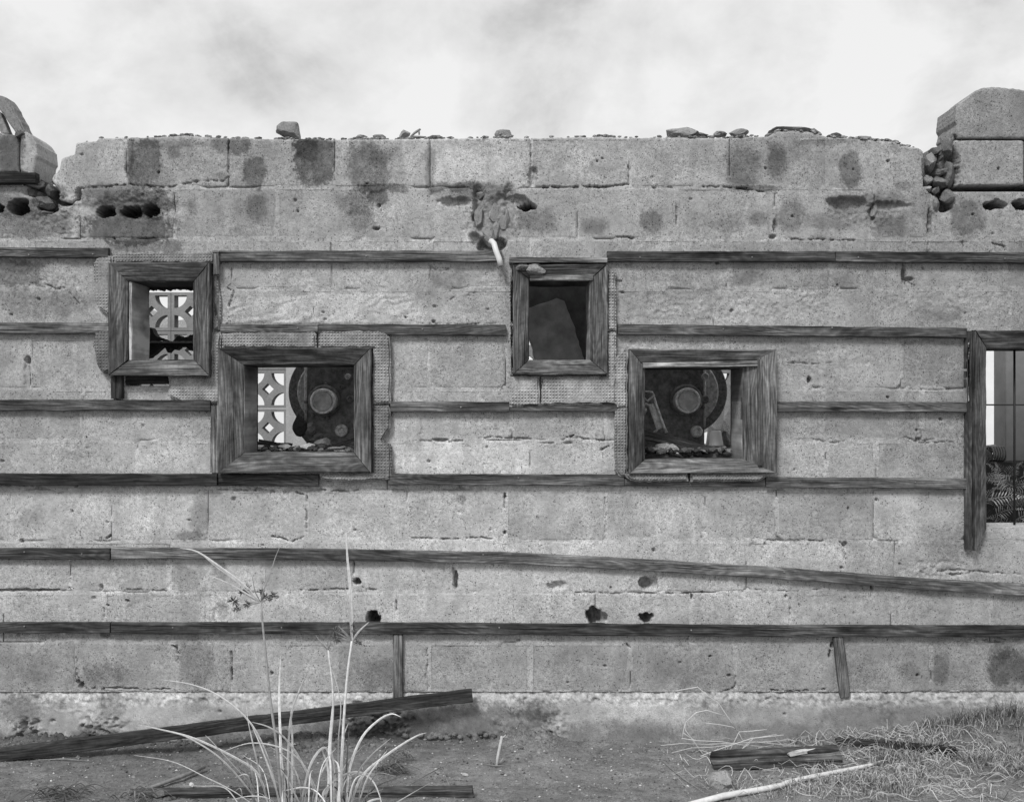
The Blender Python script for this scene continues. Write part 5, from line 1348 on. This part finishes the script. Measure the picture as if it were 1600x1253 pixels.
def cup_obj():
    c = W(1118, 697, .28); prof = [(.0, 0), (.032, 0), (.033, .006), (.023, .062), (.020, .066), (.0, .067)]
    V = []; Fc = []; sg_ = 28
    for r, z in prof:
        for s in range(sg_): a = s/sg_*6.2832; V.append(c+Vector((r*math.cos(a), r*math.sin(a), z)))
    for i in range(len(prof)-1):
        for s in range(sg_): Fc.append((i*sg_+s, i*sg_+(s+1) % sg_, (i+1)*sg_+(s+1) % sg_, (i+1)*sg_+s))
    o = pymesh('plastic_cup', V, Fc, M_PVC, None, True); tag(o, 'upturned white cup at the right of the lower right window', 'cup')
cup_obj()
o = rock('white_lump', W(1122, 703, .30), (.085, .05, .030), 97, M_PVC, None, .6, 3, .3, .08); tag(o, 'smooth white lump lying below the upturned cup', 'stone')

o = rock('rubble_pile', W(1136, 668, 1.5), (.22, .3, .46), 611, None, None, .2, 3, .2, .3); tag(o, 'grey rubble pile standing behind the right side of the lower right window', 'rubble')
o = rock('dark_lump', W(1134, 690, .45), (.05, .08, .09), 612, M_DARK, None, .1, 3, .4, .25); tag(o, 'dark lump just right of the upturned cup', 'rubble')
# debris on the sills
rnd = random.Random(15)
def debris(x0, x1, yb, n, label, seed, tones):
    rnd = random.Random(seed); V, Fc, T = [], [], []
    bm = bmesh.new(); bmesh.ops.create_icosphere(bm, subdivisions=1, radius=1)
    bv = [v.co.copy() for v in bm.verts]; bf = [[v.index for v in f.verts] for f in bm.faces]; bm.free()
    for i in range(n):
        y = rnd.uniform(.10, .42); px = rnd.uniform(x0, x1); sx = rnd.uniform(.006, .03); sz = sx*rnd.uniform(.2, .7)
        c = W(px, 0, y); c.z = 1.157+rnd.uniform(0, .022); a = rnd.uniform(-.5, .5); k = len(V); t = rnd.choice(tones)
        for v in bv:
            d = 1+.4*mn.noise(v*1.7+Vector((i, 0, 0))); q = Vector((v.x*sx*d, v.y*sx*d, v.z*sz*d))
            V.append(c+Vector((q.x*math.cos(a)-q.z*math.sin(a), q.y, q.x*math.sin(a)+q.z*math.cos(a)))); T.append(t)
        Fc += [[k+j for j in f] for f in bf]
    o = pymesh('sill_debris', V, Fc, M_ROCK, None, False, T); tag(o, label, 'debris', kind='stuff')
debris(398, 560, 706, 110, 'splinters and mortar crumbs on the sill of the lower left window', 1, [.04, .06, .08, .12, .18, .25])
debris(1000, 1145, 706, 130, 'crumbs and grit on the sill of the lower right window', 2, [.04, .06, .1, .16, .25])
for i, (px, py, y, w, h, t, lb) in enumerate([(482, 697, .2, 22, 10, .5, 'pale stone chip in the middle of the lower left sill'), (504, 693, .26, 28, 18, .26, 'grey rubble lump right of the pale chip on the sill'), (445, 698, .2, 22, 10, .3, 'flat grey lump at the left of the lower left sill'),
       (470, 668, .40, 24, 34, .05, 'dark rounded lump before the machine drum'), (1035, 700, .2, 26, 16, .38, 'pale rubble lump on the lower right sill'), (1052, 701, .19, 18, 14, .36, 'lighter nodule beside the pale rubble lump'), (1060, 709, .16, 12, 8, .5, 'tiny whitish chip at front of the lower right sill'),
       (1018, 700, .24, 20, 14, .10, 'dark crumbled clod at the left of the lower right sill'), (525, 702, .16, 30, 10, .2, 'flat slab scrap near the front of the lower left sill')]):
    o = rock('rubble_lump', W(px, py, y), (w*S, .05, h*S), 500+i, None, None, t, 3, .45, .3); tag(o, lb, 'rubble')
for i, (a, b, t, lb) in enumerate([((515, 700, .3), (560, 684, .3), .12, 'split lath rising to the right on the lower left sill'), ((400, 692, .25), (455, 695, .25), .06, 'dark lath at the left of the lower left sill'), ((405, 688, .3), (435, 694, .22), .1, 'short dark splinter over the left lath')]):
    o = board3('lath_scrap', W(*a), W(*b), Vector((0, 0, 1)), Vector((0, 1, 0)), .012, .03, t, None, 60+i, (1, 1), .003); tag(o, lb, 'lath')

# dark slabs behind window three
s1 = plate('tilted_slab', [(805, 490), (870, 466), (882, 470), (896, 505), (912, 560), (925, 640), (850, 640), (832, 545), (820, 515)], .42, .50, M_SLAB, None, jit=1.2, step=7, bev=.006)
tag(s1, 'dark pointed slab filling the small middle window, in front', 'slab')
s2 = plate('tilted_slab', [(800, 360), (990, 360), (990, 660), (925, 655), (860, 560), (845, 520), (815, 500)], .56, .66, simple('darker_slab', .12, .95, .35, 16, 0, .8, .1), None, jit=1.2, step=7, bev=.006)
tag(s2, 'darker slab wedged behind the pointed slab in the middle window', 'slab')
# shelf with hanging crust inside window one
sh = empty('crusted_shelf', W(265, 535, .45), 'thin dark shelf with ragged crusts inside the upper left window', 'shelf')
ybox('shelf_board', 196, 533, 330, 535.5, .45, .62, M_DARK, sh, .001)
def crust(pts, tone=.045): return plate('crust', pts, .50, .56, M_ROCK, sh, jit=1.7, step=3.2, tone=tone, bev=0)
crust([(200, 533), (200, 515), (226, 514), (235, 512), (240, 520), (246, 526), (252, 529), (262, 532)])
crust([(270, 533), (274, 529), (280, 524), (284, 528), (290, 527), (300, 523), (304, 521), (312, 524), (330, 520), (330, 533)])
crust([(200, 536), (330, 536), (330, 552), (318, 550), (306, 552), (302, 546), (296, 548), (288, 541), (280, 542), (274, 547), (268, 545), (262, 551), (258, 545), (255, 540), (249, 545), (242, 550), (236, 556), (228, 560), (200, 560)])

# behind window five: pillar, low wall, coil, ferns
pl = ybox('grey_post', 1571, 480, 1760, 760, 1.2, 1.34, simple('painted_board', .22, .8, .12, 12), None, .004); tag(pl, 'flat grey board post standing behind the barred window', 'post')
lw = ybox('low_wall', 1500, 722, 1800, 900, .95, 1.15, M_BLACK, None, .01); tag(lw, 'low dark ledge behind the barred window under the coiled hose', 'wall')
hp = []
for i in range(150):
    a = i/150*6.283*6.5; hp.append(W(1545+i/150*25, 709, 1.0)+Vector((0, math.sin(a)*.035, math.cos(a)*.035)))
co = tube('coiled_hose', hp, .0045, simple('grey_rubber', .16, .6), None, 8); tag(co, 'coiled corrugated hose on the ledge inside the barred window', 'hose')
o = rock('stone', W(1545, 702, 1.05), (.10, .08, .045), 98, None, None, .3, 3, .2, .15); tag(o, 'rounded stone on the ledge behind the coiled hose', 'stone')
o = rock('stone', W(1541, 713, .98), (.06, .06, .06), 99, None, None, .10, 3, .2, .15); tag(o, 'dark ball-like lump left of the coiled hose', 'stone')

def frond(root, tip, sag, w, tn, V, Fc, T, seed):
    rnd = random.Random(seed); n = 15; root = Vector(root); tip = Vector(tip)
    d = tip-root; L0 = d.length
    pts = [root+d*(i/n)+Vector((0, 0, sag*L0*4*(i/n)*(1-i/n))) for i in range(n+1)]
    ribbon(pts[::4]+([pts[-1]] if n % 4 else []), .0012, tn*.8, V, Fc, T, n=10)
    for i in range(2, n+1):
        t = (pts[i]-pts[i-1]).normalized(); s = t.cross(Vector((rnd.uniform(-.3, .3), -1, rnd.uniform(-.3, .3)))).normalized()
        l = w*math.sin(min(1, .25+i/n)*math.pi*.85+.2)*(1.05-i/n)+.004
        for sg in (-1, 1):
            dd = (s*sg+t*.5).normalized(); nn = dd.cross(t).normalized(); hw = L0/n*.24
            b = len(V); p = pts[i]
            tv = tn*rnd.uniform(.7, 1.3)
            V += [p-t*hw*.5, p+dd*l*.5+t*hw, p+dd*l+Vector((0, 0, -l*.15)), p+dd*l*.5-t*hw]; T += [tv]*4
            Fc.append((b, b+1, b+2, b+3))
fern = empty('fern', W(1610, 900, .55), 'dense fern clump growing inside the barred window', 'plant')
rf = random.Random(8)
for i in range(85):
    V, Fc, T = [], [], []
    y = rf.uniform(.24, .62); px = rf.uniform(1530, 1700); py = rf.uniform(745, 900)
    a = rf.uniform(-.4, 3.6); l = rf.uniform(34, 80)
    tp = W(px+math.cos(a)*l, max(722, py-abs(math.sin(a))*l*.8), y-rf.uniform(0, .12))
    frond(W(px, py, y), tp, rf.uniform(.02, .2), rf.uniform(.026, .046), rf.choice([.05, .08, .15, .26, .4]), V, Fc, T, i)
    pymesh('frond', V, Fc, M_LEAF, fern, False, T)
